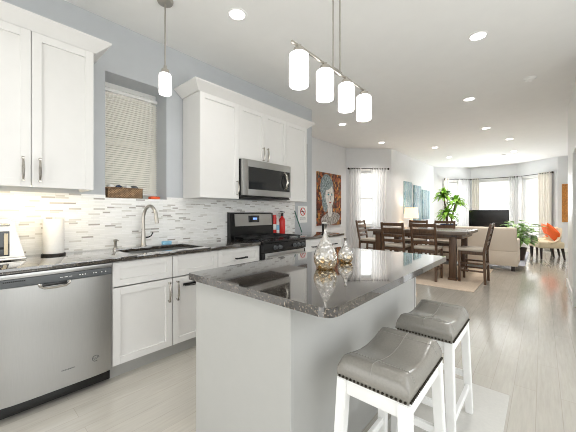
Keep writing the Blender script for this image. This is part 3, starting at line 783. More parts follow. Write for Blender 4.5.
mb = MB(); mb.tube([(RX + .012, RY0 + .06, .745), (RX + .055, RY0 + .062, .748), (RX + .06, RY0 + .10, .75), (RX + .06, RY1 - .10, .75), (RX + .055, RY1 - .062, .748), (RX + .012, RY1 - .06, .745)], .012, 12)
mb.build('handle', 'steel', od, world=True)
MB().box(RX - .03, RX + .008, RY0 + .004, RY1 - .004, .05, .19, .004).build('drawer', 'steel', rg, world=True)
for (x, y) in ((.22, 2.43), (.22, 2.87), (.50, 2.43), (.50, 2.87), (.36, 2.65)):
    b_ = MB().lathe([(0, .93), (.05, .93), (.05, .938), (.035, .942), (.035, .95), (0, .952)], x, y, n=20).build('burner', 'iron', rg, world=True)
for a, b in ((RY0 + .03, 2.515), (2.525, 2.775), (2.785, RY1 - .03)):
    mb = MB(); z0, z1 = .955, .968
    for x in (.12, .36, .60): mb.box(x - .007, x + .007, a, b, z0, z1, .003)
    for y in (a + .007, (a + b) / 2, b - .007): mb.box(.12, .60, y - .007, y + .007, z0, z1, .003)
    for x in (.12, .60):
        for y in (a + .007, b - .007): mb.box(x - .007, x + .007, y - .007, y + .007, .93, z0, .002)
    mb.build('grate', 'iron', rg, world=True)

# ------------------------------------------------------------------ microwave
mw = empty('microwave', (.2, 2.607, 1.445), 'stainless over-the-range microwave with dark window', 'microwave')
MZ0, MZ1, MX, a, b = 1.445, 1.893, .42, 2.190, 3.040
MB().box(.012, MX - .03, a, b, MZ0, MZ1, .003).build('body', 'black', mw, world=True, smooth=False)
mb = MB().box(MX - .03, MX, a, a + .085, MZ0 + .02, MZ1, .003).box(MX - .03, MX, b - .02, b, MZ0 + .02, MZ1, .003)
mb.box(MX - .03, MX, a + .085, b - .02, MZ0 + .02, MZ0 + .095, .003).box(MX - .03, MX, a + .085, b - .02, MZ1 - .085, MZ1, .003)
fr = mb.build('front_frame', 'steel', mw, world=True)
MB().box(MX - .028, MX - .003, a + .084, b - .019, MZ0 + .094, MZ1 - .084).build('window', 'glassblack', mw, world=True)
MB().tube([(MX - .004, b - .125, MZ0 + .125), (MX + .035, b - .128, MZ0 + .15), (MX + .055, b - .13, MZ0 + .22), (MX + .035, b - .128, MZ1 - .14), (MX - .004, b - .125, MZ1 - .10)], .016, 12).build('handle', 'chrome', mw, world=True)
mb = MB()
for k in range(6): mb.box(MX - .0035, MX - .002, b - .075, b - .035, MZ0 + .12 + k * .033, MZ0 + .13 + k * .033)
mb.build('keypad', 'darkgrey', mw, world=True, smooth=False)
MB().box(.05, MX - .01, a + .01, b - .01, MZ0 - .012, MZ0, .003).build('vent_plate', 'blackmat', mw, world=True)

# ------------------------------------------------------------------ items beyond the range
ex = empty('fire_extinguisher', (.09, 3.225, CT), 'red fire extinguisher with black valve on the counter right of the range', 'fire extinguisher')
MB().lathe([(0, .0), (.044, 0), (.047, .008), (.047, .20), (.043, .235), (.02, .262), (.018, .28), (0, .28)], n=24).build('cylinder', 'red', ex)
MB().lathe([(.018, .275), (.02, .285), (.02, .305), (.012, .318), (0, .318)], n=16).box(-.008, .008, -.075, .03, .315, .328, .003).box(-.008, .008, -.08, .02, .334, .346, .003, mat=Rx(-.12)).build('valve', 'black', ex)
MB().tube([(-.01, .01, .30), (-.04, .03, .29), (-.055, .035, .25), (-.055, .03, .16)], .008, 8).build('hose', 'black', ex)
o_ = empty('red_canister', (.06, 3.083, CT), 'tall red canister beside the range console, left of the extinguisher', 'canister')
MB().lathe([(0, 0), (.033, 0), (.034, .006), (.034, .275), (.028, .295), (0, .297)], n=24).build('can', 'red', o_)
MB().lathe([(.0345, .08), (.0349, .08), (.0349, .16), (.0345, .16)], n=24).build('label_band', 'paper', o_)
o_ = empty('white_bottle', (.07, 3.148, CT), 'slim white spray bottle between the red canister and the extinguisher', 'bottle')
MB().lathe([(0, 0), (.025, 0), (.027, .006), (.027, .19), (.012, .225), (.012, .235), (0, .236)], n=20).build('body', 'white', o_)
MB().lathe([(.0273, .07), (.0277, .07), (.0277, .15), (.0273, .15)], n=20).build('label_band', 'blueitem', o_)
MB().lathe([(.014, .232), (.014, .262), (0, .264)], n=16).build('cap', 'white', o_)
br_ = empty('bottle_brush', (.10, 3.66, CT), 'green handled brush leaning on the wall beside the no smoking sign', 'brush')
MB().tube([(.0, .03, .009), (-.02, -.04, .18), (-.045, -.10, .36)], .009, 8).build('handle', 'green', br_)
MB().tube([(-.045, -.10, .36), (-.055, -.12, .43)], [.012, .009], 10).build('brush_head', 'paper', br_)
pf = empty('picture_frame', (.0, 3.86, 1.46), 'narrow brown wooden frame on the wall just beyond the right wall cabinet', 'picture frame')
MB().box(.001, .03, 3.70, 3.74, 1.46, 2.42, .003).box(.001, .03, 3.90, 3.925, 1.46, 2.42, .003).box(.001, .03, 3.74, 3.90, 1.46, 1.50, .003).box(.001, .03, 3.74, 3.90, 2.38, 2.42, .003).build('frame', 'wood', pf, world=True)
MB().box(.001, .015, 3.735, 3.905, 1.495, 2.385).build('picture', 'treeart', pf, world=True, smooth=False)
sg = empty('no_smoking_sign', (.0, 3.835, 1.22), 'white no smoking notice with red circle on the blue grey wall', 'sign')
MB().box(.0, .004, 3.715, 3.955, 1.09, 1.365).build('board', 'white', sg, world=True, smooth=False)
mb = MB(); c0 = Vector((.006, 3.835, 1.275))
mb.tube([c0 + Vector((0, .062 * math.cos(t), .062 * math.sin(t))) for t in [i * 2 * PI / 28 for i in range(29)]], .007, 6)
mb.tube([c0 + Vector((0, -.044, .044)), c0 + Vector((0, .044, -.044))], .006, 6)
mb.build('red_circle', 'red', sg, world=True)
MB().box(.004, .0055, 3.795, 3.875, 1.27, 1.282).build('cigarette', 'inkpaint', sg, world=True, smooth=False)
mb = MB(); rd = random.Random(2)
for z in (1.165, 1.145):
    y = 3.76
    while y < 3.90:
        w = rd.uniform(.008, .02); mb.box(.004, .005, y, y + w, z, z + .010); y += w + .006
mb.build('text_lines', 'darkgrey', sg, world=True, smooth=False)
tm = empty('black_tumbler', (.33, 3.99, CT), 'tall black tumbler on the far end of the counter below the portrait', 'tumbler')
MB().lathe([(0, 0), (.032, 0), (.035, .006), (.040, .15), (.0, .15)], n=24).build('body', 'black', tm)
MB().lathe([(.041, .148), (.042, .165), (.03, .172), (0, .172)], n=24).build('lid', 'paper', tm)

# ------------------------------------------------------------------ island
IX0, IX1, IY0, IY1 = 1.515, 2.470, .868, 2.52
isl = empty('kitchen_island', (1.9, 1.7, 0), 'pale grey painted kitchen island in the middle of the kitchen', 'island')
MB().box(1.565, 2.245, .925, 2.46, .0, .885, .002).build('body', 'island', isl, world=True, smooth=False)
MB().box(1.538, 2.251, .905, .925, .0, .885, .002).build('end_panel', 'island', isl, world=True, smooth=False)
MB().box(1.562, 2.251, 2.46, 2.48, .0, .885, .002).build('end_panel', 'island', isl, world=True, smooth=False)
for k in range(3):
    y = .93 + k * .51
    mb = MB(); fx = 1.54; w = .055; y1_ = y + .505
    mb.box(fx, 1.565, y, y + w, .03, .875, .0015).box(fx, 1.565, y1_ - w, y1_, .03, .875, .0015).box(fx, 1.565, y + w, y1_ - w, .03, .03 + w, .0015).box(fx, 1.565, y + w, y1_ - w, .82, .875, .0015).box(fx + .009, 1.565, y + w, y1_ - w, .08, .825)
    mb.build('door', 'island', isl, world=True, smooth=False)
def rrect(x0, x1, y0, y1, rs, n=8):
    P = []
    for (cx, cy, a0, r) in ((x1 - rs[0], y0 + rs[0], -PI / 2, rs[0]), (x1 - rs[1], y1 - rs[1], 0, rs[1]), (x0 + rs[2], y1 - rs[2], PI / 2, rs[2]), (x0 + rs[3], y0 + rs[3], PI, rs[3])):
        for i in range(n + 1):
            a = a0 + i / n * PI / 2; P.append((cx + r * math.cos(a), cy + r * math.sin(a)))
    return P
o = MB().prism(rrect(IX0, IX1, IY0, IY1, (.055, .02, .012, .012), 14), (.885, .922), bev=.005).build('countertop', 'granite', None, smooth=False)
tag(o, 'dark speckled granite countertop on the island, under the gold bottles', 'countertop', 'dark granite countertops')

# bottles
def bottle(name, x, y, r, h, neck, label):
    b = empty(name, (x, y, .922), label, 'decor bottle', 'mercury glass bottles')
    prof = [(0, 0), (r * .62, 0), (r * .80, h * .05), (r * .96, h * .17), (r, h * .27), (r * .93, h * .40), (r * .76, h * .54), (r * .52, h * .68), (r * .28, h * .80), (.011, h * .90), (.008, h)]
    MB().lathe(prof, n=20).build('body', 'mercury', b, angle=20)
    MB().lathe([(.008, h - .001), (.0085, h + neck), (.012, h + neck + .004), (.006, h + neck + .006), (0, h + neck + .002)], n=14).build('neck', 'chrome', b)
bottle('teardrop_bottle', 2.03, 1.49, .072, .232, .03, 'larger teardrop gold and silver glass bottle on the island')
bottle('teardrop_bottle', 2.01, 1.765, .054, .145, .016, 'smaller teardrop gold and silver glass bottle on the island')

# ------------------------------------------------------------------ floor mat and bar stools
mt = MB().box(2.33, 2.862, .55, 2.50, .001, .010, .004).build('floor_mat', 'mat', None); tag(mt, 'pale grey floor mat under the bar stools', 'mat')
ZM = .010
def stool(y, label, rz=0):
    st = empty('bar_stool', (2.538, y, ZM), label, 'bar stool', 'white saddle bar stools', rz)
    w, d, z0, zt = .43, .28, .583, .652
    mb = MB()
    def top(u, v):
        x = (u - .5); yv = (v - .5)
        ex = abs(2 * x); ey = abs(2 * yv)
        edge = (max(0, 1 - ex ** 12) * max(0, 1 - ey ** 18)) ** .5
        sad = .036 * (2 * yv) ** 2 * (1.6 - (2 * yv) ** 2 * .6)
        px = x * d * (1.0); py = yv * w
        z = z0 + .048 + (zt - z0 - .048) * edge + sad * (.4 + .6 * edge) - .012
        bul = .010 * edge
        return Vector((px, py, z))
    A = mb.grid(top, 22, 34)
    # side skirt: bulge down to base
    loop = [A[i][0] for i in range(22)] + [A[-1][j] for j in range(1, 34)] + [A[i][-1] for i in range(20, -1, -1)] + [A[0][j] for j in range(32, 0, -1)]
    prev = loop
    for (dz, off) in ((.35, .005), (.7, .005), (1.0, .0)):
        cur = []
        for v in loop:
            n_ = Vector((v.co.x / (d / 2), v.co.y / (w / 2), 0))
            n_ = Vector((round(n_.x) if abs(n_.x) > .98 else 0, round(n_.y) if abs(n_.y) > .98 else 0, 0))
            zz = v.co.z + (z0 - .005 - v.co.z) * dz
            cur.append(mb.bm.verts.new((v.co.x + n_.x * off, v.co.y + n_.y * off, zz)))
        for i in range(len(loop)):
            k = (i + 1) % len(loop); mb.bm.faces.new((prev[i], prev[k], cur[k], cur[i]))
        prev = cur
    mb.bm.faces.new(prev)
    cu = mb.build('cushion', 'leather', st, angle=70)
    def zt_(u, v): return top(u, v).z
    mb = MB()
    mb.tube([top(.5, t) + Vector((0, 0, .0005)) for t in [i / 30 for i in range(31)]], .0018, 6)
    for vv in (.16, .84):
        mb.tube([top(t, vv) + Vector((0, 0, .0005)) for t in [i / 20 for i in range(21)]], .0018, 6)
    mb.build('seam', 'seam', cu)
    mb = MB()
    def nail(x, yy, ax):
        bmesh.ops.create_icosphere(mb.bm, subdivisions=1, radius=.0062, matrix=Matrix.Translation((x, yy, z0 + .006)))
    n = 30
    for i in range(n):
        yy = -w / 2 + w * (i + .5) / n; nail(d / 2 + .007, yy, 0); nail(-d / 2 - .007, yy, 0)
    n = 17
    for i in range(n):
        x = -d / 2 + d * (i + .5) / n; nail(x, w / 2 + .007, 1); nail(x, -w / 2 - .007, 1)
    mb.build('nailhead_trim', 'nail', cu)
    # apron
    mb = MB(); t = .022
    for sy in (-1, 1): mb.box(-d / 2 + .03, d / 2 - .03, sy * (w / 2 - .012) - t / 2, sy * (w / 2 - .012) + t / 2, .52, .580, .003)
    for sx_ in (-1, 1): mb.box(sx_ * (d / 2 - .012) - t / 2, sx_ * (d / 2 - .012) + t / 2, -w / 2 + .03, w / 2 - .03, .52, .580, .003)
    mb.box(-d / 2 + .005, d / 2 - .005, -w / 2 + .005, w / 2 - .005, .568, .5795)
    mb.build('apron', 'stoolwhite', st)
    spx, spy, hw = .022, .035, .022
    def legpt(sx_, sy, z):
        k = 1 - z / .58
        return Vector((sx_ * (d / 2 - .016 + spx * k), sy * (w / 2 - .016 + spy * k), z))
    for sx_ in (-1, 1):
        for sy in (-1, 1):
            mb = MB(); a = legpt(sx_, sy, .0); b = legpt(sx_, sy, .5795)
            vs = [mb.bm.verts.new(p + Vector((dx * q, dy * q, 0))) for p, q in ((a, hw - .003), (b, hw)) for dx, dy in ((-1, -1), (1, -1), (1, 1), (-1, 1))]
            for q in ((0, 1, 2, 3), (4, 5, 6, 7), (0, 1, 5, 4), (1, 2, 6, 5), (2, 3, 7, 6), (3, 0, 4, 7)): mb.bm.faces.new([vs[i] for i in q])
            bmesh.ops.bevel(mb.bm, geom=mb.bm.edges[:], offset=.003, segments=2, affect='EDGES')
            mb.build('leg', 'stoolwhite', st)
    def bar(p, q, hh):
        mb = MB(); p = Vector(p); q = Vector(q); dd = q - p; L = dd.length; an = math.atan2(dd.y, dd.x)
        mb.box(0, L, -.010, .010, -hh, hh, .003, mat=Matrix.Translation(p) @ Rz(an)); mb.build('stretcher', 'stoolwhite', st)
    for sy in (-1, 1): bar(legpt(-1, sy, .24), legpt(1, sy, .24), .018)
    for sx_ in (-1, 1): bar(legpt(sx_, -1, .17), legpt(sx_, 1, .17), .018)
    return st
st1 = stool(1.255, 'grey leather saddle bar stool nearest the camera, with the whole seat in front')
st2 = copy_tree(st1); st2.location = (2.54, 1.89, ZM); st2['label'] = 'second grey leather saddle bar stool, farther back beside the island corner'

# ------------------------------------------------------------------ pendants
sp_ = empty('pendant_light', (.64, 1.16, 0), 'single lit glass pendant hanging over the sink', 'pendant light')
MB().lathe([(0, HC), (.065, HC), (.065, HC - .012), (.058, HC - .024), (.012, HC - .028), (0, HC - .028)], n=28).build('canopy', 'nickel', sp_)
MB().cyl((0, 0, 2.49), (0, 0, HC - .02), .006, n=12).build('rod', 'nickel', sp_)
MB().lathe([(0, 2.50), (.012, 2.50), (.014, 2.47), (.03, 2.465), (.03, 2.435), (0, 2.435)], n=20).build('socket_cap', 'nickel', sp_)
def shade(parent, x, y, z0, z1, r, mat='shade'):
    MB().lathe([(0, z1), (r * .8, z1), (r * .97, z1 - .008), (r, z1 - .02), (r, z0 + .006), (r - .002, z0), (r - .007, z0 + .002), (r - .008, z1 - .022), (0, z1 - .02)], x, y, n=28).build('shade', mat, parent)
shade(sp_, 0, 0, 2.258, 2.43, .049, 'pshade')
BX = 1.98; BZ = 2.215
ch = empty('linear_pendant', (BX, 1.70, 0), 'hanging light bar with four lit glass shades over the island', 'chandelier')
MB().box(-.006, .006, -.47, .47, BZ - .004, BZ + .010, .002).build('bar', 'nickel', ch)
MB().box(-.03, .03, -.16, .16, HC - .022, HC, .004).build('canopy', 'nickel', ch)
for y in (-.042, .042):
    MB().cyl((0, y, BZ), (0, y, HC - .02), .0058, n=12).build('rod', 'nickel', ch)
MB().box(-.012, .012, -.055, .055, BZ - .008, BZ + .016, .003).build('clamp', 'nickel', ch)
for y in (1.296, 1.561, 1.828, 2.100):
    yy = y - 1.70
    s_ = MB().lathe([(0, BZ + .012), (.013, BZ + .010), (.013, BZ - .006), (.032, BZ - .012), (.034, BZ - .041), (0, BZ - .041)], 0, yy, n=20).build('socket_cap', 'nickel', ch)
    shade(ch, 0, yy, 1.988, BZ - .040, .056)
def bulb(x, y, z, e):
    L = bpy.data.lights.new('bulb', 'POINT'); L.energy = e; L.shadow_soft_size = .05; L.color = (1, .94, .85)
    o = bpy.data.objects.new('bulb', L); COL.objects.link(o); o.location = (x, y, z)

# ------------------------------------------------------------------ dining set
drug = MB().box(-.25, 2.22, 5.36, 7.76, .001, .012, .004).build('dining_rug', 'rug', None); tag(drug, 'tan woven rug under the dining table', 'rug')
ZR = .012
tb = empty('dining_table', (1.06, 6.62, ZR), 'dark brown counter-height dining table in the dining area', 'table')
MB().box(-.95, .95, -.62, .62, .835, .895, .006).build('tabletop', 'tabletop', tb)
MB().box(-.86, .86, -.52, .52, .755, .834, .004).build('apron', 'wood', tb)
for sx_ in (-1, 1):
    for sy in (-1, 1):
        x, y = sx_ * .72, sy * .53
        l_ = MB().box(x - .055, x + .055, y - .055, y + .055, .0, .80, .005).build('leg', 'wood', tb)
        MB().box(x - .075, x + .075, y - .075, y + .075, .0, .04, .006).build('foot_block', 'wood', l_)
def chair_proto():
    c = empty('dining_chair', (0, 0, ZR), 'x', 'chair', 'counter-height dining chairs')
    w, d = .45, .42; zs = .56
    mb = MB(); mb.box(-w / 2 + .005, w / 2 - .005, -d / 2 + .03, d / 2, zs, zs + .05, .018, seg=3).build('seat', 'seatfab', c)
    mb = MB().box(-w / 2 + .02, w / 2 - .02, -d / 2 + .02, d / 2 - .015, zs - .06, zs - .0005, .003); mb.build('seat_frame', 'wood', c)
    for sx_ in (-1, 1):
        x = sx_ * (w / 2 - .02)
        MB().box(x - .02, x + .02, d / 2 - .05, d / 2 - .01, 0, zs, .004).build('leg', 'wood', c)
        # rear leg runs up into the back post with a backward lean
        prof = [(-d / 2 - .02, 0), (-d / 2 + .02, 0), (-d / 2 + .04, zs), (-d / 2 - .055, 1.03), (-d / 2 - .067, 1.055), (-d / 2 - .095, 1.05), (-d / 2 - .092, 1.02), (-d / 2 - .0, zs)]
        MB().prism(prof, (x - .019, x + .019), axis='x').build('leg', 'wood', c, smooth=False)
    def yb(z): return -d / 2 + .02 - (z - zs) * .19
    for z0, z1 in ((.985, 1.045), (.865, .945), (.765, .825), (.665, .725)):
        MB().box(-w / 2 + .035, w / 2 - .035, -.010, .010, z0 - (z0 + z1) / 2, z1 - (z0 + z1) / 2, .004, mat=T(0, yb((z0 + z1) / 2), (z0 + z1) / 2) @ Rx(.19)).build('back_slat', 'wood', c)
    for y, z in ((d / 2 - .03, .18),): MB().box(-w / 2 + .03, w / 2 - .03, y - .01, y + .01, z, z + .04, .003).build('stretcher', 'wood', c)
    MB().box(-w / 2 + .03, w / 2 - .03, -d / 2 - .006, -d / 2 + .014, .30, .335, .003).build('stretcher', 'wood', c)
    for sx_ in (-1, 1):
        x = sx_ * (w / 2 - .02)
        for z in (.20, .33): MB().box(x - .009, x + .009, -d / 2 + .005, d / 2 - .03, z, z + .03, .003).build('stretcher', 'wood', c)
    return c
cp_ = chair_proto()
chs = [
    (1.385, 5.90, 0, 'dining chair with its back to the camera, right one of the near pair'),
    (.815, 5.90, 0, 'dining chair with its back to the camera, left one of the near pair'),
    (-.14, 6.72, -PI / 2, 'dining chair at the left end of the table, by the sheer curtains'),
    (.69, 7.36, PI, 'dining chair on the far side of the table, in front of the lit table lamp'),
    (1.29, 7.36, PI, 'dining chair on the far side of the table, in front of the tall green plant'),
    (2.08, 6.22, PI / 2, 'dining chair pulled out at the right end of the table, before the sofa'),
]
for i, (x, y, rz, lab) in enumerate(chs):
    c = cp_ if i == 0 else copy_tree(cp_)
    c.location = (x, y, ZR); c.rotation_euler = (0, 0, rz); c['label'] = lab

# ------------------------------------------------------------------ wall art
pa = empty('portrait_painting', (-1.08, 6.28, .94), 'large canvas portrait of a pale face on an orange and brown patchwork', 'painting')
PX = -1.045
MB().box(-1.0795, PX, 5.735, 6.83, .935, 2.255, .004).build('canvas', 'mosaic', pa, world=True)
def disc(name, cy, cz, ry, rz_, mat, lift, rot=0, n=26, shape=None):
    mb = MB(); P = []
    for i in range(n):
        a = 2 * PI * i / n; u, v = math.cos(a), math.sin(a)
        if shape == 'egg': u *= 1 - .22 * (v < 0) * abs(v) ** 1.5
        y, z = u * ry, v * rz_
        y, z = y * math.cos(rot) - z * math.sin(rot), y * math.sin(rot) + z * math.cos(rot)
        P.append((cy + y, cz + z))
    mb.prism(P, (PX, PX + lift), axis='x'); mb.build(name, mat, pa, world=True, smooth=False)
disc('painted_hair', 6.15, 1.86, .30, .36, 'hairpaint', .0010, .15)
disc('painted_hair', 6.05, 1.60, .14, .34, 'hairpaint', .0012, .1)
disc('painted_shoulders', 6.32, 1.10, .44, .16, 'clothpaint', .0014, .1)
disc('painted_neck', 6.28, 1.36, .11, .22, 'skinpaint', .0018)
disc('painted_face', 6.27, 1.66, .20, .29, 'skinpaint', .0024, .05, shape='egg')
for y in (6.21, 6.36):
    disc('painted_eye', y, 1.71, .036, .018, 'eyepaint', .0030)
    disc('painted_brow', y, 1.755, .05, .010, 'inkpaint', .0030, .1)
disc('painted_nose', 6.295, 1.62, .018, .06, 'hairpaint', .0030)
disc('painted_mouth', 6.29, 1.51, .05, .018, 'lippaint', .0030)
disc('painted_hair', 6.17, 1.93, .20, .10, 'hairpaint', .0030, .3)

for k, (y0, y1, z0, z1, lb) in enumerate(((9.02, 9.70, 1.22, 2.22, 'left panel of the teal tree triptych, directly above the lamp'), (9.92, 10.66, .95, 2.16, 'middle panel of the teal tree triptych, right of the lamp'), (10.80, 11.66, 1.02, 2.06, 'right panel of the teal tree triptych, next to the tall plant'))):
    t_ = empty('canvas_print', (-.17, (y0 + y1) / 2, z0), lb, 'painting', 'teal tree canvas panels')
    MB().box(-.1695, -.13, y0, y1, z0, z1, .003).build('canvas', 'treeart', t_, world=True)
    mb = MB(); rd = random.Random(20 + k)
    for j in range(4):
        y = y0 + .08 + (y1 - y0 - .16) * (j + rd.random() * .6) / 4; w = rd.uniform(.018, .045)
        mb.prism([(y - w / 2, z0 + .002), (y + w / 2, z0 + .002), (y + w * .3 + .03, z1 - .002), (y - w * .3 + .03, z1 - .002)], (-.131, -.1292), axis='x')
    mb.build('painted_trunks', 'bluepot', t_, world=True, smooth=False)

wa = empty('carved_wood_panel', (3.59, 12.7, .95), 'tall carved honey brown wood panel on the far wall at the right', 'wall decor')
mb = MB().box(3.50, 3.68, 12.68, 12.7145, .95, 2.16, .012)
mb.build('panel', 'artwood', wa, world=True)
mb = MB()
for k in range(9): mb.box(3.52, 3.66, 12.672, 12.682, 1.0 + k * .125, 1.09 + k * .125, .008)
mb.build('carving', 'artwood', wa, world=True)

# ------------------------------------------------------------------ console table, lamp, tall plant
ct = empty('console_table', (.12, 9.25, 0), 'narrow dark wood console table under the tree triptych', 'table')
MB().box(-.12, .36, 8.45, 10.05, .72, .76, .004).build('tabletop', 'wood', ct, world=True)
for x in (-.09, .33):
    for y in (8.49, 10.01): MB().box(x - .025, x + .025, y - .025, y + .025, 0, .72, .003).build('leg', 'wood', ct, world=True)
lp = empty('table_lamp', (.12, 8.85, .76), 'lit table lamp with a cream drum shade on the console table', 'lamp')
MB().lathe([(0, 0), (.09, 0), (.09, .015), (.03, .03), (.05, .12), (.055, .18), (.03, .27), (.012, .32), (.012, .36), (0, .36)], n=24).build('base', 'nickel', lp)
MB().lathe([(.195, .33), (.198, .33), (.178, .64), (.175, .64), (.195, .33)], n=32).build('lamp_shade', 'lampshade', lp)
MB().lathe([(0, .36), (.03, .40), (.03, .44), (0, .48)], n=14).build('bulb', 'lampshade', lp)
bulb(.12, 8.85, 1.26, 8)

tp = empty('tall_plant', (.62, 11.05, 0), 'tall green cane plant in a navy planter before the left bay window', 'plant')
MB().lathe([(0, 0), (.17, 0), (.22, .05), (.25, .80), (.26, .86), (.235, .86), (.225, .80), (0, .80)], n=28).build('pot', 'bluepot', tp)
MB().cyl((0, 0, .79), (0, 0, .81), .224, n=24).build('soil', 'soil', tp)
heads = []
for (x, y, z) in ((-.14, .0, 1.86), (.22, .05, 1.62), (-.02, -.10, 1.22)):
    MB().tube([(x * .25, y * .3, .80), (x * .6, y * .6, (.8 + z) / 2), (x, y, z)], .024, 10).build('cane', 'bark', tp); heads.append((x, y, z))
def strap_leaf(mb, base, az, L, w, up, droop):
    d = Vector((math.cos(az), math.sin(az), 0)); sd__ = Vector((-d.y, d.x, 0)); prev = None; n = 8
    for i in range(n + 1):
        t = i / n
        p = Vector(base) + d * (L * t * math.cos(up) * (1 - .15 * t)) + Vector((0, 0, L * (math.sin(up) * t - droop * t * t)))
        ww = w * (math.sin(PI * min(1, .12 + .88 * t)) ** .7 if t < 1 else 0.02)
        row = [mb.bm.verts.new(p + sd__ * ww), mb.bm.verts.new(p - Vector((0, 0, ww * .35))), mb.bm.verts.new(p - sd__ * ww)]
        if prev:
            mb.bm.faces.new((prev[0], prev[1], row[1], row[0])); mb.bm.faces.new((prev[1], prev[2], row[2], row[1]))
        prev = row
rd = random.Random(11)
for h in heads:
    mb = MB()
    for k in range(64):
        strap_leaf(mb, (h[0], h[1], h[2] - .10 + .16 * k / 64), k * 2.399 + rd.uniform(-.2, .2), rd.uniform(.38, .55), rd.uniform(.036, .050), rd.uniform(.2, 1.35) * (.4 + k / 75), rd.uniform(.45, .8))
    mb.build('leaves', 'leaf', tp, angle=180)

# ------------------------------------------------------------------ sofa, television, living rug
lr = MB().box(1.0, 2.72, 8.75, 11.9, .001, .011, .004).build('living_rug', 'bluerug', None); tag(lr, 'grey blue rug on the floor beyond the sofa', 'rug')
so = empty('sofa', (1.8, 8.2, 0), 'beige upholstered sofa seen from behind, beyond the dining table', 'sofa')
SX0, SX1, SY0 = .90, 2.64, 7.82
MB().box(SX0, SX1, SY0, SY0 + .88, .10, .42, .03).build('base', 'sofafab', so, world=True)
MB().box(SX0 + .02, SX1 - .02, SY0, SY0 + .20, .40, .93, .045, seg=4).build('backrest', 'sofafab', so, world=True)
for x in (SX0, SX1 - .18): MB().box(x, x + .18, SY0 + .02, SY0 + .88, .40, .66, .05, seg=4).build('armrest', 'sofafab', so, world=True)
for k in range(2):
    x0_ = SX0 + .185 + k * .69
    MB().box(x0_, x0_ + .68, SY0 + .22, SY0 + .87, .42, .55, .04, seg=3).build('seat_cushion', 'sofafab', so, world=True)
    MB().box(x0_, x0_ + .68, SY0 + .205, SY0 + .36, .55, .925, .06, seg=4, mat=None).build('back_cushion', 'sofafab', so, world=True)
for x in (SX0 + .08, SX1 - .08):
    for y in (SY0 + .06, SY0 + .82): MB().box(x - .035, x + .035, y - .035, y + .035, 0 if y < 8.5 else .011, .105, .004).build('leg', 'darkleg', so, world=True)
ts_ = empty('tv_stand', (1.57, 12.6, 0), 'low dark stand under the television', 'tv stand')
MB().box(.85, 2.30, 12.4, 12.80, .08, .58, .006).build('body', 'darkleg', ts_, world=True)
for x in (.9, 2.25):
    for y in (12.44, 12.76): MB().box(x - .03, x + .03, y - .03, y + .03, 0, .08).build('leg', 'darkleg', ts_, world=True)
tv = empty('television', (1.57, 12.58, .58), 'large black flat screen television before the middle bay window', 'television')
MB().box(.975, 2.165, 12.575, 12.62, .66, 1.345, .006).build('bezel', 'black', tv, world=True)
MB().box(.990, 2.150, 12.571, 12.5755, .68, 1.33).build('screen', 'tv', tv, world=True, smooth=False)
for x in (1.25, 1.89): MB().prism([(x - .01, .58), (x + .01, .58), (x + .01, .67), (x - .01, .67)], (12.50, 12.70), axis='y').build('foot', 'black', tv, world=True, smooth=False)

# leafy pot plant
lpn = empty('leafy_pot_plant', (2.58, 9.75, .011), 'bushy variegated pot plant behind the right end of the sofa', 'plant')
MB().lathe([(0, 0), (.10, 0), (.15, .30), (.165, .33), (.15, .33), (.14, .29), (0, .29)], n=24).build('pot', 'pot', lpn)
MB().cyl((0, 0, .28), (0, 0, .30), .139, n=20).build('soil', 'soil', lpn)
def broad_leaf(mb, c, nrm, tip, L, w):
    t = Vector(tip).normalized(); s_ = t.cross(Vector(nrm)).normalized(); nn = s_.cross(t)
    rows = []
    for i in range(6):
        u = i / 5; ww = w * math.sin(PI * min(.98, .08 + .92 * u)) ** .8
        p = Vector(c) + t * (L * u) - Vector((0, 0, L * .35 * u * u))
        rows.append([mb.bm.verts.new(p + s_ * ww + nn * ww * .25), mb.bm.verts.new(p), mb.bm.verts.new(p - s_ * ww + nn * ww * .25)])
    for a, b in zip(rows[:-1], rows[1:]):
        mb.bm.faces.new((a[0], a[1], b[1], b[0])); mb.bm.faces.new((a[1], a[2], b[2], b[1]))
rd = random.Random(5); mb = MB(); mp_ = MB(); stm = MB()
for k in range(170):
    az = rd.uniform(0, 2 * PI); el = rd.uniform(.0, 1.45); R_ = rd.uniform(.14, .40)
    c = Vector((math.cos(az) * math.cos(el) * R_, math.sin(az) * math.cos(el) * R_, .42 + .55 * rd.random() * (.4 + .6 * math.sin(el)) + R_ * .25))
    tip = Vector((math.cos(az), math.sin(az), rd.uniform(-.2, .7)))
    tgt = mp_ if rd.random() < .2 else mb
    broad_leaf(tgt, c, (0, 0, 1), tip, rd.uniform(.16, .26), rd.uniform(.045, .075))
    if k % 6 == 0: stm.tube([(0, 0, .29), (c.x * .5, c.y * .5, (c.z + .35) / 2 + .1), c], .006, 6)
mb.build('leaves', 'leaf2', lpn, angle=180); mp_.build('leaves', 'leafpale', lpn, angle=180).__setitem__('label', 'pale white-green leaves'); stm.build('stems', 'leaf2', lpn)

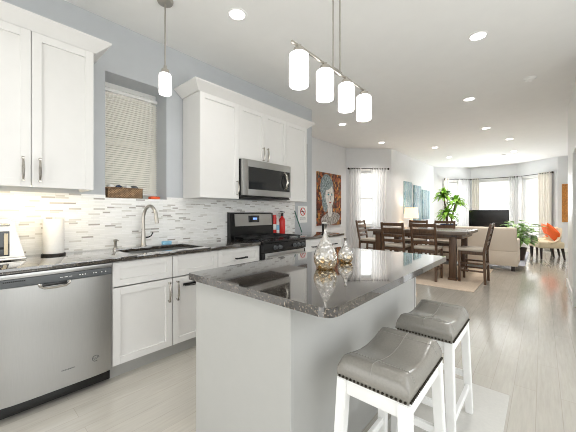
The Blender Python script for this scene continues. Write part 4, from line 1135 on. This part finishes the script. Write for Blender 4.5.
# ------------------------------------------------------------------ slipper chairs and cushions
def slipper(x, y, rz, label):
    c = empty('slipper_chair', (x, y, 0), label, 'chair', 'cream slipper chairs', rz)
    # local: faces +Y, width along X
    w, d = .62, .60
    MB().box(-w / 2, w / 2, -d / 2 + .04, d / 2, .30, .47, .05, seg=4).build('seat', 'chairfab', c)
    mb = MB()
    def f(u, v, s_):
        a = (u - .5) * PI * 1.0
        rx, ry = w / 2, .34
        hgt = .40 + .44 * v * (.14 + .86 * abs(math.cos(a)) ** 2.5)
        rad = 1 + .10 * v + s_
        return Vector((rx * math.sin(a) * rad, .06 - ry * math.cos(a) * rad, hgt))
    n, m_ = 24, 8
    A = mb.grid(lambda u, v: f(u, v, 0), n, m_); B = mb.grid(lambda u, v: f(u, v, -.20), n, m_)
    for i in range(n - 1):
        mb.bm.faces.new((A[i][0], A[i + 1][0], B[i + 1][0], B[i][0])); mb.bm.faces.new((A[i][-1], A[i + 1][-1], B[i + 1][-1], B[i][-1]))
    for j in range(m_ - 1):
        mb.bm.faces.new((A[0][j], A[0][j + 1], B[0][j + 1], B[0][j])); mb.bm.faces.new((A[-1][j], A[-1][j + 1], B[-1][j + 1], B[-1][j]))
    mb.build('backrest', 'chairfab', c, angle=60)
    for sx_ in (-1, 1):
        for sy, k in ((1, 0), (-1, .05)):
            xx, yy = sx_ * (w / 2 - .07), sy * (d / 2 - .07)
            MB().cyl((xx + sx_ * .01, yy - k, 0), (xx, yy, .32), .022, .036, n=10).build('leg', 'darkleg', c)
    return c
slipper(3.12, 10.70, PI / 2 + .42, 'near cream slipper chair with an orange cushion, by the right wall')
slipper(3.06, 11.55, PI / 2 + .30, 'far cream slipper chair behind the first one, in front of the cream curtain')
def cushion(loc, mat, label):
    mb = MB(); mb.pillow(0, 0, 0, .44, .44, .15, n=16)
    o = mb.build('cushion', 'orange', None, angle=180); o.matrix_world = Matrix.Translation(loc) @ mat
    tag(o, label, 'cushion', 'orange cushions')
cushion((3.25, 10.74, .69), Rz(.42) @ Ry(math.radians(66)) @ Rz(.75), 'orange cushion leaning on the near slipper chair')
cushion((3.15, 11.575, .69), Rz(.30) @ Ry(math.radians(68)) @ Rz(.15), 'orange cushion on the far slipper chair, left of the other cushion')

# light switch on the stub wall
ls = empty('light_switch', (3.36, 5.82, 1.42), 'white light switch on the stub wall at the right edge', 'switch')
MB().box(3.353, 3.36, 5.78, 5.86, 1.36, 1.48, .002).build('plate', 'white', ls, world=True)
MB().box(3.349, 3.353, 5.805, 5.835, 1.39, 1.45, .001).build('toggle', 'darkgrey', ls, world=True)
